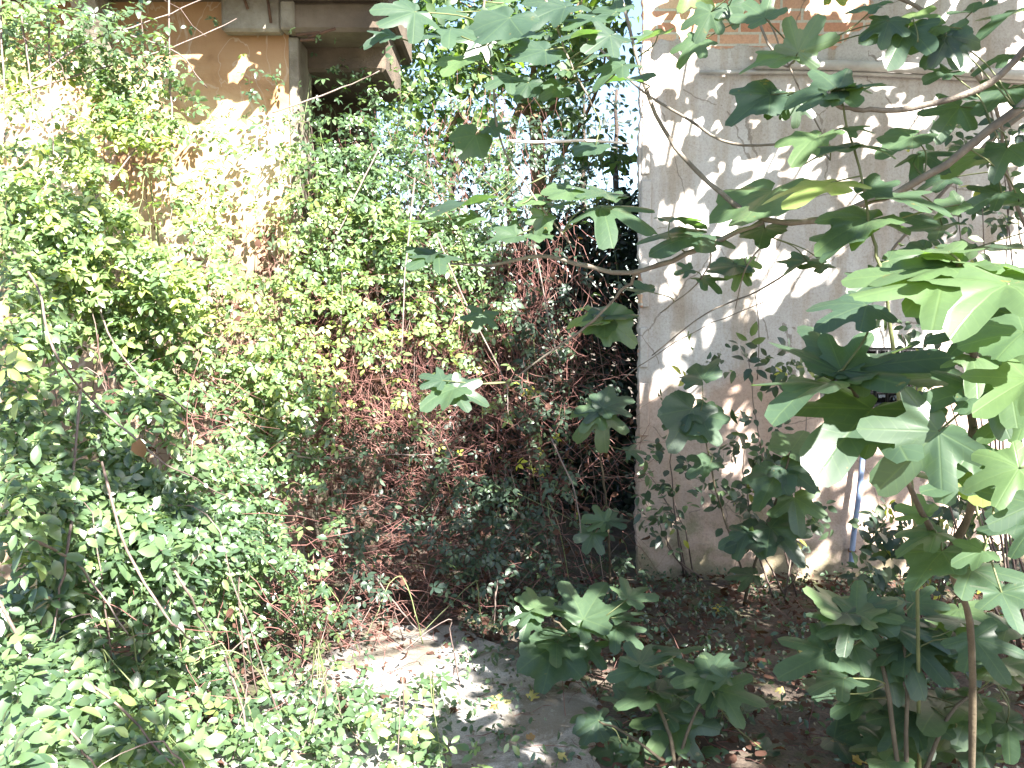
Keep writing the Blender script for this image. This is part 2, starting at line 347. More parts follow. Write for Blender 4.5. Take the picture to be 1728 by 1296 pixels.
def path_mat():
    m = bpy.data.materials.new('old_paving_concrete'); t, N, L = nodes(m)
    co = N('TexCoord').outputs['Object']; n = noise(N, L, co, 4, 9, .6); n2 = noise(N, L, co, 140, 4, .8)
    r = ramp(N, [(.3, (.13, .115, .10)), (.5, (.27, .25, .24)), (.7, (.36, .345, .34))]); L(n.outputs[0], r.inputs[0])
    r2 = ramp(N, [(.36, (.4, .38, .36)), (.5, (1, 1, 1)), (.68, (1.7, 1.65, 1.6))]); L(n2.outputs[0], r2.inputs[0])
    c = mix(N, L, .6, r.outputs[0], r2.outputs[0], 'MULTIPLY')
    nd = noise(N, L, co, 2.3, 8, .7, .5); rd = ramp(N, [(.5, (0, 0, 0)), (.58, (1, 1, 1))]); L(nd.outputs[0], rd.inputs[0])
    c = mix(N, L, math_(N, L, 'MULTIPLY', rd.outputs[0], .75), c, (.09, .07, .045))
    b = N('Bump'); b.inputs['Strength'].default_value = .6; b.inputs['Distance'].default_value = .008; L(n2.outputs[0], b.inputs['Height'])
    p = N('BsdfPrincipled'); p.inputs['Roughness'].default_value = .9; L(c, p.inputs['Base Color']); L(b.outputs[0], p.inputs['Normal'])
    L(p.outputs[0], N('OutputMaterial').inputs[0]); return m
M['paving'] = path_mat()

# ------------------------------------------------------------------ ground, sheet to the horizon, concrete path
def noise2(x, y, seed=0):
    r = np.random.default_rng(seed); v = 0
    for k in range(10):
        f = .5*1.5**k; a = r.uniform(0, 6.28); ph = r.uniform(0, 6.28)
        v = v + np.sin(f*(x*math.cos(a)+y*math.sin(a))+ph)/(1+k*.8)
    return v
def ground_z(x, y):
    d = np.clip((np.hypot(x, y-4)-1.2)/2, 0, 1)
    return .012*noise2(x*2, y*2, 3)*(.4+.6*d) - .012
xs = np.concatenate([[-900, -120, -40, -15], np.linspace(-8, 8, 110), [15, 40, 120, 900]])
ys = np.concatenate([[-900, -120, -30, -8], np.linspace(-2, 14, 110), [25, 60, 200, 1200]])
X, Y = np.meshgrid(xs, ys); Z = ground_z(X, Y); Z[(abs(X) > 8.5) | (Y > 14.5) | (Y < -2.5)] = -.012
def grid_faces(ny, nx):
    i = np.arange(ny*nx).reshape(ny, nx); return np.stack([i[:-1, :-1], i[:-1, 1:], i[1:, 1:], i[1:, :-1]], -1).reshape(-1, 4)
tag(mesh_obj('ground', np.stack([X, Y, Z], -1).reshape(-1, 3), grid_faces(*X.shape), M['soil']), kind='structure')
# path: irregular slab of old concrete running towards the passage
n = 70; yy = np.linspace(-1.5, 4.6, n); V = []
for k, y in enumerate(yy):
    xl = -1.5 + .10*y + .05*noise2(y*3, 0, 5); xr = .42 - .13*max(0, y-2.2) + .07*noise2(y*4, 1, 6)
    if y > 3.9: xr -= (y-3.9)*.5; xl += (y-3.9)*.7
    for u in np.linspace(0, 1, 24):
        x = xl + (xr-xl)*u; e = .018 if 0 < u < 1 and 0 < k < n-1 else -.05
        V.append((x, y, e + .002*noise2(x*6, y*6, 9)))
tag(mesh_obj('path', np.array(V), grid_faces(n, 24), M['paving']), kind='structure')

# ------------------------------------------------------------------ right building
XR, YR = .79, 5.5
rb = thing('plastered_building', (XR, YR, 0), 'tall pale plastered building wall with bare bricks at the top, dappled by leaf shadows', 'building')
def wall_grid(x0, x1, z0, z1, nx, nz, yfun, edge=0, hole=None):
    u = np.linspace(x0, x1, nx); v = np.linspace(z0, z1, nz); X, Z = np.meshgrid(u, v)
    if edge: 
        e = edge*(noise2(Z[:, 0]*9, 0*Z[:, 0], 11)*.5 + noise2(Z[:, 0]*40, 0*Z[:, 0], 12)*.3)
        X = X + e[:, None]*np.clip(1-(X-x0)/.25, 0, 1)
    Yv = yfun(X, Z); Fq = grid_faces(nz, nx)
    if hole:
        cx = X.reshape(-1)[Fq].mean(1); cz = Z.reshape(-1)[Fq].mean(1)
        Fq = Fq[~((cx > hole[0]) & (cx < hole[1]) & (cz > hole[2]) & (cz < hole[3]))]
    return np.stack([X, Yv, Z], -1).reshape(-1, 3), Fq[:, ::1]
wa = P(1385, 690, YR); wb = P(1560, 585, YR); HO = (round(wa[0], 2), round(wb[0], 2), round(wa[2], 2), round(wb[2], 2))
V, Fq = wall_grid(XR, 7.5, -.1, 4.4, 340, 230, lambda X, Z: YR + .006*noise2(X*3, Z*3, 21) + .10*np.clip(.35-Z, -1, 0)*0 - .05*np.clip((.38+.06*noise2(X*3, Z*0, 4)-Z)*9, 0, 1), edge=.012, hole=HO)
mesh_obj('wall', V, Fq, M['plaster'], rb)
# eroded corner strip and the side wall going back
V2 = []; zz = np.linspace(-.1, 4.4, 230)
e = .012*(noise2(zz*9, 0*zz, 11)*.5 + noise2(zz*40, 0*zz, 12)*.3)
base_y = V.reshape(230, 340, 3)[:, 0, 1]
for k, z in enumerate(zz):
    V2 += [(XR+e[k], base_y[k], z), (XR-.012+e[k]+.004*math.sin(k*1.7), base_y[k]+.012, z), (XR+.002+e[k]*.6, YR+.05+.01*math.sin(k), z), (XR+.09, YR+.4, z), (XR+.8, YR+3, z), (XR+2., YR+7, z)]
V2 = np.array(V2); mesh_obj('side_wall', V2, grid_faces(230, 6), M['plaster'], rb)
for k in range(11):
    z0 = .1 + rng.uniform(0, .08) + k*.39; h = rng.uniform(.2, .36)
    c = MB(); c.box(XR+.001, XR+.055+rng.uniform(-.01, .012), YR-.013, YR+.03, z0, z0+h, .006); c.build('corner_block', M['plaster'], rb)

c = MB(); c.box(XR-.03, 7.5, YR-.14, YR+.6, 4.4, 4.52, .02)
for k in range(32):
    x = XR+.35+k*.2; c.tube([(x, YR-.25, 4.57), (x, YR+1.0, 4.8)], [.08, .07], 8)
c.build('roof', M['tile'], rb)
# window with iron grille
wf = MB(); d = .035
x0, x1, z0, z1 = HO
wf.box(x0-.01, x0+d, YR+.02, YR+.08, z0-.01, z1+.01); wf.box(x1-d, x1+.01, YR+.02, YR+.08, z0-.01, z1+.01)
wf.box(x0+d, x1-d, YR+.022, YR+.078, z0-.01, z0+d); wf.box(x0+d, x1-d, YR+.022, YR+.078, z1-d, z1+.01)
wo = wf.build('window', M['iron'], rb)
g = MB()
for k in range(1, 9):
    x = x0 + (x1-x0)*k/9; g.tube([(x, YR+.03, z0+.02), (x, YR+.03, z1-.02)], .009, 6)
for k in range(1, 4):
    z = z0 + (z1-z0)*k/4; g.tube([(x0+.02, YR+.045, z), (x1-.02, YR+.045, z)], .012, 6)
for k in range(9):
    for j in range(4):
        if (k+j) % 2: continue
        xx = x0+(x1-x0)*(k+.5)/9; zq = z0+(z1-z0)*(j+.5)/4; th = np.linspace(0, 6.283, 11)
        g.tube(np.stack([xx+.02*np.cos(th), 0*th+YR+.03, zq+.03*np.sin(th)], -1), .005, 4)
o = g.build('grille', M['iron'], wo, True); o.location = (0, 0, 0)
bx = MB(); bx.box(x0-.02, x1+.02, YR+.30, YR+.34, z0-.05, z1+.05); bx.box(x0-.05, x0-.02, YR+.05, YR+.3, z0-.05, z1+.05); bx.box(x1+.02, x1+.05, YR+.05, YR+.3, z0-.05, z1+.05)
bx.box(x0-.02, x1+.02, YR+.05, YR+.3, z0-.08, z0-.05); bx.box(x0-.02, x1+.02, YR+.05, YR+.3, z1+.05, z1+.08)
o = bx.build('window_recess', M['dark_room'], wo); o.location = (0, 0, 0)
pn = MB()
for (px, py) in ((1393, 672), (1408, 672), (1447, 655), (1457, 656), (1444, 672), (1453, 673), (1488, 668), (1494, 667), (1513, 672), (1468, 614), (1478, 613), (1488, 614)):
    q = P(px, py, YR+.25); pn.box(q[0]-.011, q[0]+.011, YR+.27, YR+.285, q[2]-.016, q[2]+.016, .003)
o = pn.build('sky_glimpse', M['sky_glimpse'], wo); o.location = (0, 0, 0)  # pale blocks coloured as bright sky seen through the opening
# conduit high on the wall
pz = P(1500, 114, YR)[2]
pp = MB(); pp.tube(smooth_path([P(1275, 108, YR-.06), P(1400, 110, YR-.06), P(1560, 116, YR-.06), P(1760, 128, YR-.06), P(2300, 150, YR-.06)]), .030, 12)
pp.tube(smooth_path([P(1180, 122, YR-.035), P(1500, 126, YR-.035), P(2300, 168, YR-.035)]), .013, 8)
o = pp.build('conduit', M['grey_pipe'], rb, True)
# blue hose hanging by the window
bh = MB(); bh.tube(smooth_path([P(1458, 690, YR-.05), P(1457, 750, YR-.07), P(1450, 830, YR-.09), P(1441, 900, YR-.10), P(1436, 955, YR-.10)]), .017, 10)
o = bh.build('hose', M['blue_pipe'], None, True)
for hx_, hy_, hd in ((1456, 762, .072), (1438, 930, .10)):
    q = P(hx_, hy_, YR-hd); th = np.linspace(0, 6.283, 13); cb = MB(); cb.tube(np.stack([q[0]+.021*np.cos(th), q[1]+.021*np.sin(th), 0*th+q[2]], -1), .005, 5); cb.box(q[0]-.006, q[0]+.006, q[1]+.018, YR-.002, q[2]-.006, q[2]+.006, .002); cb.build('clip', M['rust'], o)
tag(o, 'blue plastic hose hanging down the pale wall below the barred window', 'hose')
# ------------------------------------------------------------------ left building
YL = 5.25; XL = P(492, 300, YL)[0]
lb = thing('ochre_building', (XL, YL, 0), 'ochre plastered building with shade-darkened concrete eave behind the brambles', 'building')
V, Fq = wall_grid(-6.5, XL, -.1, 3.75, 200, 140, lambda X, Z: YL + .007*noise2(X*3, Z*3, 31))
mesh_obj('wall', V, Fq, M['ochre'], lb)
c = MB(); c.box(XL-.002, XL+.055, YL-.012, YL+.33, -.1, 3.23, .006); c.build('pilaster', M['concrete'], lb)
# recessed wall and its beam
xr = P(628, 100, 6.25)[0]
c = MB(); c.box(XL-.5, xr, 6.25, 6.45, -.1, 3.6, .01); c.build('recessed_wall', M['shaded_concrete'], lb)
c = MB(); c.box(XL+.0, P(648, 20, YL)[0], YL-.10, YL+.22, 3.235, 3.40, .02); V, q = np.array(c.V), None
c.build('beam', M['shaded_concrete'], lb)
c = MB(); c.box(XL+.0, P(640, 20, YL)[0], YL+.223, YL+1.0, 3.10, 3.42, .02); c.build('crossbeam', M['shaded_concrete'], lb)
c = MB(); c.box(-6.5, XL-.005, YL-.32, YL+1.2, 3.43, 3.62, .02); c.box(XL-.005, P(652, 0, YL-.1)[0], YL-.30, YL+1.2, 3.405, 3.60, .02); c.build('eave_slab', M['shaded_concrete'], lb)
c = MB(); c.box(XL-.36, XL-.02, YL-.10, YL-.006, 3.235, 3.428, .015); c.box(XL-.02, XL+.06, YL-.12, YL-.014, 3.238, 3.40, .01); c.build('capital', M['concrete'], lb)
# curved corbels under the eave
for cx in (170, -260):
    x = P(cx, 60, YL)[0]; c = MB(); V = []; Fs = []; n = 12
    for k in range(n+1):
        t = k/n; zc = 2.98 + .447*t; dp = .03 + .24*(1-math.cos(t*1.55))
        V += [(x-.07, YL-.0, zc), (x-.07, YL-dp, zc), (x+.07, YL-dp, zc), (x+.07, YL, zc)]
    for k in range(n):
        for j in range(3): Fs.append((k*4+j, k*4+j+1, k*4+4+j+1, k*4+4+j))
    Fs.append((0, 1, 2, 3)); c.add(V, Fs); c.build('corbel', M['concrete'], lb)
c = MB()
for k in range(30): c.tube([(-6.4+k*.2, YL-.42, 3.66), (-6.4+k*.2, YL+1.2, 4.05)], [.08, .07], 8)
c.build('roof', M['tile'], lb)
for a, b in (((1235, -10), (1255, 45)), ((1355, -10), (1372, 115)), ((1500, 178), (1620, 165)), ((1560, 190), (1700, 145)), ((1520, 205), (1600, 200))):
    c = MB(); c.tube([P(a[0]/3, a[1]/3, YL-.13), P(b[0]/3, b[1]/3, YL-.125)], .009, 5); c.build('rebar', M['rust'], lb, True)

# ------------------------------------------------------------------ maps read off the place: how dense, how far, how shaded
def G(rows): return np.array([[int(ch) for ch in r] for r in rows], float)
COV = G(['643100000000000000', '887215310000000000', '998316875300000000', '998416888520000000', '999866887310000000', '999757655400000000', '999586445410000000', '999785224510000000', '999994225520000000', '999996336531000000', '999885422221000000', '999841011100000000', '998764520000000000', '988888841000000000'])
BRN = G(['000000000000000000', '000000001100000000', '000002233200000000', '000003455400000000', '001245666620000000', '002446788730000000', '002456897640000000', '001346887540000000', '001134886530000000', '001124676420000000', '001224555310000000', '001223322100000000', '001111100000000000', '000000000000000000'])
SHD = G(['333888800005567888', '220000000125678888', '330000001235667788', '432000012353567888', '543000124585677775', '543100235688887643', '644200235688788644', '654200147888888754', '554200147899888765', '654200037888887765', '664200037888888888', '663100003899999999', '665200007889999989', '665300004789999999'])
def gv(g, px, py):
    x = np.clip(np.asarray(px, float)/96-.5, 0, 16.999); y = np.clip(np.asarray(py, float)/96-.5, 0, 12.999)
    i = y.astype(int); j = x.astype(int); u = x-j; v = y-i
    return (g[i, j]*(1-u)+g[i, j+1]*u)*(1-v)+(g[i+1, j]*(1-u)+g[i+1, j+1]*u)*v
CP = np.array([(0, 0, 4.3), (0, 300, 3.7), (0, 600, 2.9), (0, 900, 2.4), (0, 1296, 2.0), (250, 150, 4.7), (250, 500, 4.0), (250, 800, 3.3), (250, 1000, 2.8), (250, 1296, 2.35),
    (400, 100, 5.0), (400, 350, 4.9), (500, 400, 4.8), (500, 700, 4.4), (500, 1000, 3.9), (500, 1296, 2.95), (750, 1296, 3.05), (620, 1000, 4.4), (600, 200, 5.3), (600, 400, 5.1),
    (800, 300, 5.5), (800, 600, 5.2), (700, 800, 5.0), (950, 500, 5.6), (950, 800, 5.0), (1000, 300, 6.2), (1050, 600, 5.6), (850, 900, 4.8), (1000, 950, 4.9), (600, 1200, 3.4)])
def front(px, py):
    px = np.asarray(px, float); py = np.asarray(py, float)
    d = (px[..., None]-CP[:, 0])**2 + (py[..., None]-CP[:, 1])**2 + 4000
    w_ = d**-1.6; return (w_*CP[:, 2]).sum(-1)/w_.sum(-1)

# ------------------------------------------------------------------ leaves
def leaflet(L_=1.0, W=.36, fold=.18, droop=.28):
    t = np.array([0, .25, .55, .8, 1.]); wd = np.array([0, .82, 1, .62, 0])*W
    V = [(L_*a, 0, -droop*a*a*L_) for a in t]
    for s in (1, -1): V += [(L_*t[k], s*wd[k]*L_, (fold*wd[k]-droop*t[k]**2)*L_) for k in (1, 2, 3)]
    Fs = []
    for s, b in ((1, 5), (-1, 8)):
        f = [(0, 1, b), (b, 1, 2), (b, 2, b+1), (b+1, 2, 3), (b+1, 3, b+2), (b+2, 3, 4)]
        Fs += f if s > 0 else [x[::-1] for x in f]
    return np.array(V), np.array(Fs)
def compound(n):
    Vs = []; Fs = []; o = 0
    conf = {3: [(0, 1.0, .25), (75, .85, .1), (-75, .85, .1)], 5: [(0, 1, .3), (52, .9, .2), (-52, .9, .2), (112, .7, .05), (-112, .7, .05)], 1: [(0, 1, 0)]}[n]
    for a, s, off in conf:
        V, Fc = leaflet(s, rng.uniform(.21, .31), rng.uniform(.1, .4), rng.uniform(.1, .55))
        a = R(a+rng.uniform(-10, 10)); c, s_ = math.cos(a), math.sin(a)
        V = V + [off if a == 0 else .12, 0, 0]
        W = np.stack([V[:, 0]*c-V[:, 1]*s_, V[:, 0]*s_+V[:, 1]*c, V[:, 2]], -1)
        if abs(a) < .3: W[:, 0] += off
        Vs.append(W); Fs.append(Fc+o); o += len(V)
    return np.concatenate(Vs), np.concatenate(Fs)
BRAM_T = [compound(3) for _ in range(8)] + [compound(5) for _ in range(5)] + [compound(1)]
SIMPLE_T = [compound(1) for _ in range(3)]
def small_leaf():
    V = np.array([(0, 0, 0), (.5, .28, .06), (1, 0, -.12), (.5, -.28, .06)]); return V, np.array([(0, 2, 1), (0, 3, 2)])
SMALL_T = [small_leaf()]
def frames(n_, dirv):
    n_ = n_/np.linalg.norm(n_, axis=1)[:, None]
    t = dirv - (dirv*n_).sum(1)[:, None]*n_; t /= np.linalg.norm(t, axis=1)[:, None]+1e-9
    return np.stack([t, np.cross(n_, t), n_], -1)      # columns
def scatter(templates, pos, Rm, size, tint):
    Vs = []; Fs = []; Ts = []; o = 0
    which = rng.integers(0, len(templates), len(pos))
    for k, (TV, TF) in enumerate(templates):
        s = np.where(which == k)[0]
        if not len(s): continue
        V = pos[s][:, None] + size[s][:, None, None]*np.einsum('nij,vj->nvi', Rm[s], TV)
        Vs.append(V.reshape(-1, 3)); Fs.append((TF[None]+(np.arange(len(s))*len(TV))[:, None, None]+o).reshape(-1, 3)); o += V.shape[0]*V.shape[1]
        Ts.append(np.repeat(tint[s], len(TV)))
    return np.concatenate(Vs), np.concatenate(Fs), np.concatenate(Ts)
def leaf_frames(n, up=.75, cam_=.45, rnd=.45, hang=.3):
    nn = np.array([.12, -cam_, up]) + rng.normal(0, rnd, (n, 3))
    dd = rng.normal(0, 1, (n, 3)) + [0, -.4, -hang]
    return frames(nn, dd)

# ------------------------------------------------------------------ brambles
def sample_map(g, sel, per_cell_fn):
    """stratified points in picture cells -> px,py"""
    PX = []; PY = []
    for i in range(28):
        for j in range(36):
            cx, cy = j*48+24, i*48+24
            if cy > 1310 or not sel(cx, cy): continue
            c = float(gv(g, cx, cy)); n = rng.poisson(per_cell_fn(c, cx, cy))
            if c < .25: n = 0
            PX.append(rng.uniform(cx-24, cx+24, n)); PY.append(rng.uniform(cy-24, cy+24, n))
    return np.concatenate(PX), np.concatenate(PY)
TAU = np.array([0, .12, .28, .5, .8, 1.2, 1.7, 2.4, 3.4, 5.0])
def bramble(name, label, sel, tone='bramble', size=(.036, .056), thick=.26, canes=(), ncane=14, group=None, templates=None, tauk=3.6, margin=True):
    dmid = []
    def nfun(c, cx, cy):
        D = float(front(cx, cy)); s = .046; a = 3*s*s*.62*.62*(F/D)**2
        return tauk*np.interp(c, range(10), TAU)*48*48/a
    px, py = sample_map(COV, sel, nfun)
    # cluster: shift the points into clumps so gaps open between them
    cl = noise2(px/26, py/26, 17) + .6*noise2(px/9, py/9, 18); keep = rng.random(len(px)) < np.clip(.84+.6*cl + .18*noise2(px/70, py/70, 29), .06, 1)
    px, py = px[keep], py[keep]
    D = front(px, py) + .12*noise2(px/60, py/60, 19) + rng.exponential(thick, len(px)) - .12
    gt = np.tan(np.arctan((py-648)/F)+PITCH); D = np.minimum(D, np.where(gt > .05, CH/np.maximum(gt, .05), 99) - rng.uniform(.06, .45, len(px)))
    pos = P(px, py, D)
    ok = (pos[:, 2] > .03) & ~((pos[:, 0] < XL+.08) & (pos[:, 1] > YL-.03)) & ~((pos[:, 0] > XR-.03) & (pos[:, 1] > YR-.05)); pos = pos[ok]; n = len(pos)
    # young bright leaves stand out at the surface
    tint = np.clip(rng.beta(2, 3, n) + .16*noise2(pos[:, 0]*4, pos[:, 2]*4, 23), 0, 1)
    V, Fc, T = scatter(templates or BRAM_T, pos, leaf_frames(n), size[0]*.62 + (size[1]*1.08-size[0]*.62)*rng.beta(1.6, 1.7, n), tint)
    c0 = pos.mean(0); t = thing(name, (c0[0], c0[1], 0), label, 'bush', group)
    mesh_obj('foliage', V, Fc, M[tone], t, tint=T)
    allc = [(P([a[0] for a in c], [a[1] for a in c], front(np.array([a[0] for a in c]), np.array([a[1] for a in c]))-off)) for c, off in canes]
    for p in allc:
        p[:, 2] = np.maximum(p[:, 2], .02); branch_obj('cane', p, [.0052, .0045, .0025], M['cane'], t, 6, .004)
    # arching canes grown from the ground through the bush
    idx = rng.integers(0, n, ncane)
    for i in idx:
        e = pos[i]; b = np.array([e[0]+rng.normal(0, .22), e[1]+rng.uniform(.1, .4), 0.0]); b[2] = max(0, e[2]-.9)
        if b[0] < XL: b[1] = min(b[1], YL-.06)
        mid = (b+e)/2; mid[2] = max(e[2], .3)*rng.uniform(.85, 1.1); e = e + [rng.normal(0, .15), -.12, -rng.uniform(0, .25)]
        e[2] = max(e[2], .03); mid[1] = min(mid[1], YL-.05) if mid[0] < XL+.1 else mid[1]
        branch_obj('cane', [b, b*.5+mid*.5+[0, 0, .1], mid, e], [.0034, .0026, .0012], M['cane' if rng.random() < .6 else 'green_cane'], t, 5, .006)
    return t
bramble('bramble_bush', 'nearest leafy bramble filling the lower left, long brown canes arching in front', lambda x, y: x < 336 and y > 560, size=(.040, .068),
    canes=[([(20, 420), (65, 490), (90, 590), (150, 670), (240, 750), (330, 810), (410, 850)], .10), ([(138, 640), (125, 780), (118, 900), (100, 1010), (85, 1080)], .10),
           ([(172, 780), (215, 930), (290, 1050), (330, 1085)], .09), ([(-20, 980), (60, 1130), (110, 1220), (165, 1296)], .12), ([(255, 900), (310, 990), (370, 1100)], .07),
           ([(0, 850), (50, 905), (140, 960), (215, 1070)], .1), ([(90, 1120), (200, 1190), (290, 1290)], .06)], ncane=22)
bramble('bramble_bush', 'tall bramble climbing high up the ochre wall at upper left', lambda x, y: x < 432 and y <= 560,
    canes=[([(285, -20), (286, 90), (290, 200), (288, 340), (286, 400)], .12), ([(60, 130), (150, 70), (270, 30), (360, -10)], .15), ([(20, 160), (160, 118), (290, 80), (400, 32)], .1),
           ([(0, -10), (5, 120), (6, 240)], .1), ([(82, 20), (85, 130), (90, 260)], .12), ([(35, 20), (45, 90), (60, 200)], .12), ([(160, 380), (165, 480), (182, 560), (240, 640), (330, 700)], .1), ([(220, 60), (300, 90), (350, 150)], .1), ([(100, 400), (200, 290), (262, 200)], .1)], ncane=26)
bramble('bramble_bush', 'sunlit bramble below the bright ochre wall, behind the sunny ground patch', lambda x, y: 336 < x < 560 and 560 < y < 1100 or 432 < x < 560 and y <= 560,
    canes=[([(220, 490), (300, 540), (400, 590)], .1), ([(310, 440), (400, 470), (470, 530)], .1), ([(460, 190), (560, 155), (640, 120)], .1)], ncane=16, size=(.034, .05))
bramble('bramble_bush', 'sunny bramble heaped over brown dead stems in the middle passage', lambda x, y: 560 < x < 860 and y < 700, size=(.034, .052), ncane=24,
    canes=[([(700, 300), (684, 460), (678, 600)], .2), ([(738, 400), (790, 520), (850, 640), (858, 700)], .2), ([(640, 250), (600, 330), (560, 420)], .1)])
bramble('bramble_bush', 'shaded bluish bramble in the dark gap beside the pale wall corner', lambda x, y: x > 860 and y < 1100, tone='bramble_shaded', ncane=26, size=(.036, .056),
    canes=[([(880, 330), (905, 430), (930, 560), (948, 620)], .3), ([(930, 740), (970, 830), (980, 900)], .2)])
bramble('bramble_bush', 'low bluish-green bramble in shade at the foot of the dead stems', lambda x, y: 560 < x <= 860 and 700 <= y < 1100, tone='bramble_shaded', ncane=18, size=(.034, .052), canes=[([(500, 770), (560, 775), (640, 768), (733, 768)], .1), ([(600, 930), (660, 1010), (700, 1060)], .1)])
bramble('bramble_bush', 'low sunlit bramble spreading over the ground along the bottom edge', lambda x, y: 336 < x < 900 and y >= 1100, ncane=12, size=(.036, .058), canes=[([(380, 1110), (410, 1200), (430, 1310)], .08)])

# ------------------------------------------------------------------ dead stems and dead leaves under the brambles
px, py = sample_map(BRN, lambda x, y: True, lambda c, x, y: c**1.35*2.1)
D = front(px, py) + rng.uniform(-.02, .55, len(px)); S = P(px, py, D)
ok = (S[:, 2] > .05) & ~((S[:, 0] < XL+.06) & (S[:, 1] > YL-.03)) & ~((S[:, 0] > XR-.05) & (S[:, 1] > YR-.05)); S = S[ok]; px = px[ok]; py = py[ok]; n = len(S)
dirs = rng.normal(0, 1, (n, 3))*[.9, .45, .6]; hang = np.clip((760-py)/300, 0, 1.6); dirs[:, 2] -= hang*1.3
ln = rng.uniform(.10, .42, n); V, Fc = many_tubes(S, dirs, ln, rng.uniform(.0011, .0028, n), rng.normal(0, .22, (n, 3))-[0, 0, .12])
V[:, 2] = np.maximum(V[:, 2], .005); V[:, 1] = np.where(V[:, 0] < XL+.06, np.minimum(V[:, 1], YL-.02), V[:, 1])
tag(mesh_obj('dead_stems', V, Fc, M['dry_stem']), 'tangle of reddish-brown dead stems hanging under the brambles in the passage', 'dead stems', kind='stuff')
px, py = sample_map(BRN, lambda x, y: y > 380, lambda c, x, y: c**1.3*1.3)
D = front(px, py) + rng.uniform(.0, .5, len(px)); S = P(px, py, D); ok = (S[:, 2] > .02) & ~((S[:, 0] < XL+.06) & (S[:, 1] > YL-.03)) & ~((S[:, 0] > XR-.05) & (S[:, 1] > YR-.05)); S = S[ok]; n = len(S)
V, Fc, T = scatter([leaflet(1, .25, .8, .9), leaflet(1, .4, -.3, .5)], S, frames(rng.normal(0, 1, (n, 3)), rng.normal(0, 1, (n, 3))), rng.uniform(.02, .05, n), rng.random(n))
tag(mesh_obj('dead_leaves', V, Fc, M['dead']), 'curled brown dead leaves caught in the stem tangle of the passage', 'dead leaves', kind='stuff')

# ------------------------------------------------------------------ behind: ivy mass in the passage, trees, sky gaps
def ball_cloud(n, c, r, e=1.0):
    u = rng.normal(0, 1, (n, 3)); u /= np.linalg.norm(u, axis=1)[:, None]; return np.array(c) + u*np.array(r)*(rng.random(n)**(1/e)/1.0)[:, None]
n = 24000
S = np.stack([rng.uniform(-1.6, 1.25, n), 7.3+rng.exponential(.5, n), rng.uniform(0, 1, n)], -1)
top = 2.55 + .22*noise2(S[:, 0]*3, S[:, 1]*0, 41) + .25*np.clip(S[:, 0], 0, 1); S[:, 2] *= top; S = S[(S[:, 1] < 10)]
S[:, 1] += .15*noise2(S[:, 0]*4, S[:, 2]*4, 42); n = len(S)
V, Fc, T = scatter(SIMPLE_T, S, leaf_frames(n, .6, .7, .5), rng.uniform(.05, .09, n), rng.random(n))
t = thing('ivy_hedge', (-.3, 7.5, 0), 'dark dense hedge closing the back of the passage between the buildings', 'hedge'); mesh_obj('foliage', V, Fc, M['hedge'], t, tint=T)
def rand_branches(t, base, top, n, rad, spread, m, up=.5):
    o = []
    for _ in range(n):
        u = rng.uniform(.35, 1); s = np.array(base)*(1-u)+np.array(top)*u; d = rng.normal(0, 1, 3)*[1, .7, .4]+[0, 0, up]; d /= np.linalg.norm(d)
        e = s + d*spread*rng.uniform(.5, 1); mid = (s+e)/2+rng.normal(0, .08, 3)
        branch_obj('branch', [s, mid, e], [rad, rad*.7, rad*.25], m, t, 6, .01); o.append(e)
    return o
# the tan trunk that forks
b0 = P(908, 560, 7.6); b0[2] = 0; t = thing('forked_tree', b0, 'tan-barked tree forking behind the brambles, its crown full of sky gaps', 'tree')
branch_obj('trunk', [b0, P(912, 420, 7.6), P(908, 290, 7.6), P(905, 235, 7.6), P(903, 195, 7.6)], [.09, .075, .065, .06, .062], M['bark'], t, 10)
branch_obj('branch', [P(903, 200, 7.6), P(880, 175, 7.6), P(862, 110, 7.5), P(830, -20, 7.3), P(800, -150, 7)], [.055, .045, .03, .02], M['bark'], t)
branch_obj('branch', [P(904, 205, 7.6), P(935, 170, 7.7), P(965, 90, 7.8), P(990, -60, 7.8)], [.05, .04, .028, .018], M['bark'], t)
branch_obj('branch', [P(865, 420, 7.4), P(858, 300, 7.4), P(870, 200, 7.4), P(895, 150, 7.4), P(905, 60, 7.3)], [.035, .03, .028, .02], M['bark'], t)
branch_obj('branch', [P(940, 430, 7.5), P(925, 330, 7.5), P(950, 260, 7.5), P(1010, 150, 7.5), P(1030, 20, 7.5)], [.02, .018, .014, .008], M['bark'], t)
branch_obj('branch', [P(752, 240, 7.5), P(775, 190, 7.5), P(800, 150, 7.5), P(820, 60, 7.5)], [.025, .02, .014], M['bark'], t)
rand_branches(t, P(905, 235, 7.6), P(880, -150, 7.4), 26, .012, 1.1, M['bark'])
def px_cloud(spec, Y0, Y1):
    """clumps given as (px,py,r,n)"""
    o = []
    for (x, y, r, n) in spec:
        o.append(P(rng.normal(x, r*.55, n), rng.normal(y, r*.45, n), rng.uniform(Y0, Y1, n)))
    return np.concatenate(o)
S = px_cloud([(700, 40, 60, 620), (760, 110, 45, 260), (830, 60, 70, 620), (680, 150, 50, 420), (930, 60, 70, 560), (1010, 40, 45, 320), (900, 150, 40, 220), (820, 130, 50, 200), (980, 110, 40, 180), (960, 200, 35, 70), (990, 260, 30, 110),
              (730, 190, 30, 40), (820, 200, 30, 60), (760, 250, 60, 260), (1040, 90, 30, 25), (1045, 270, 20, 60), (640, 90, 30, 90), (850, -90, 200, 1500), (700, -60, 100, 400), (1000, -90, 120, 700)], 6.6, 8.4)
n = len(S); V, Fc, T = scatter(SIMPLE_T, S, leaf_frames(n, .6, .3, .6), rng.uniform(.06, .105, n), np.clip(rng.beta(3, 2, n), 0, 1)); mesh_obj('crown', V, Fc, M['tree'], t, tint=T)
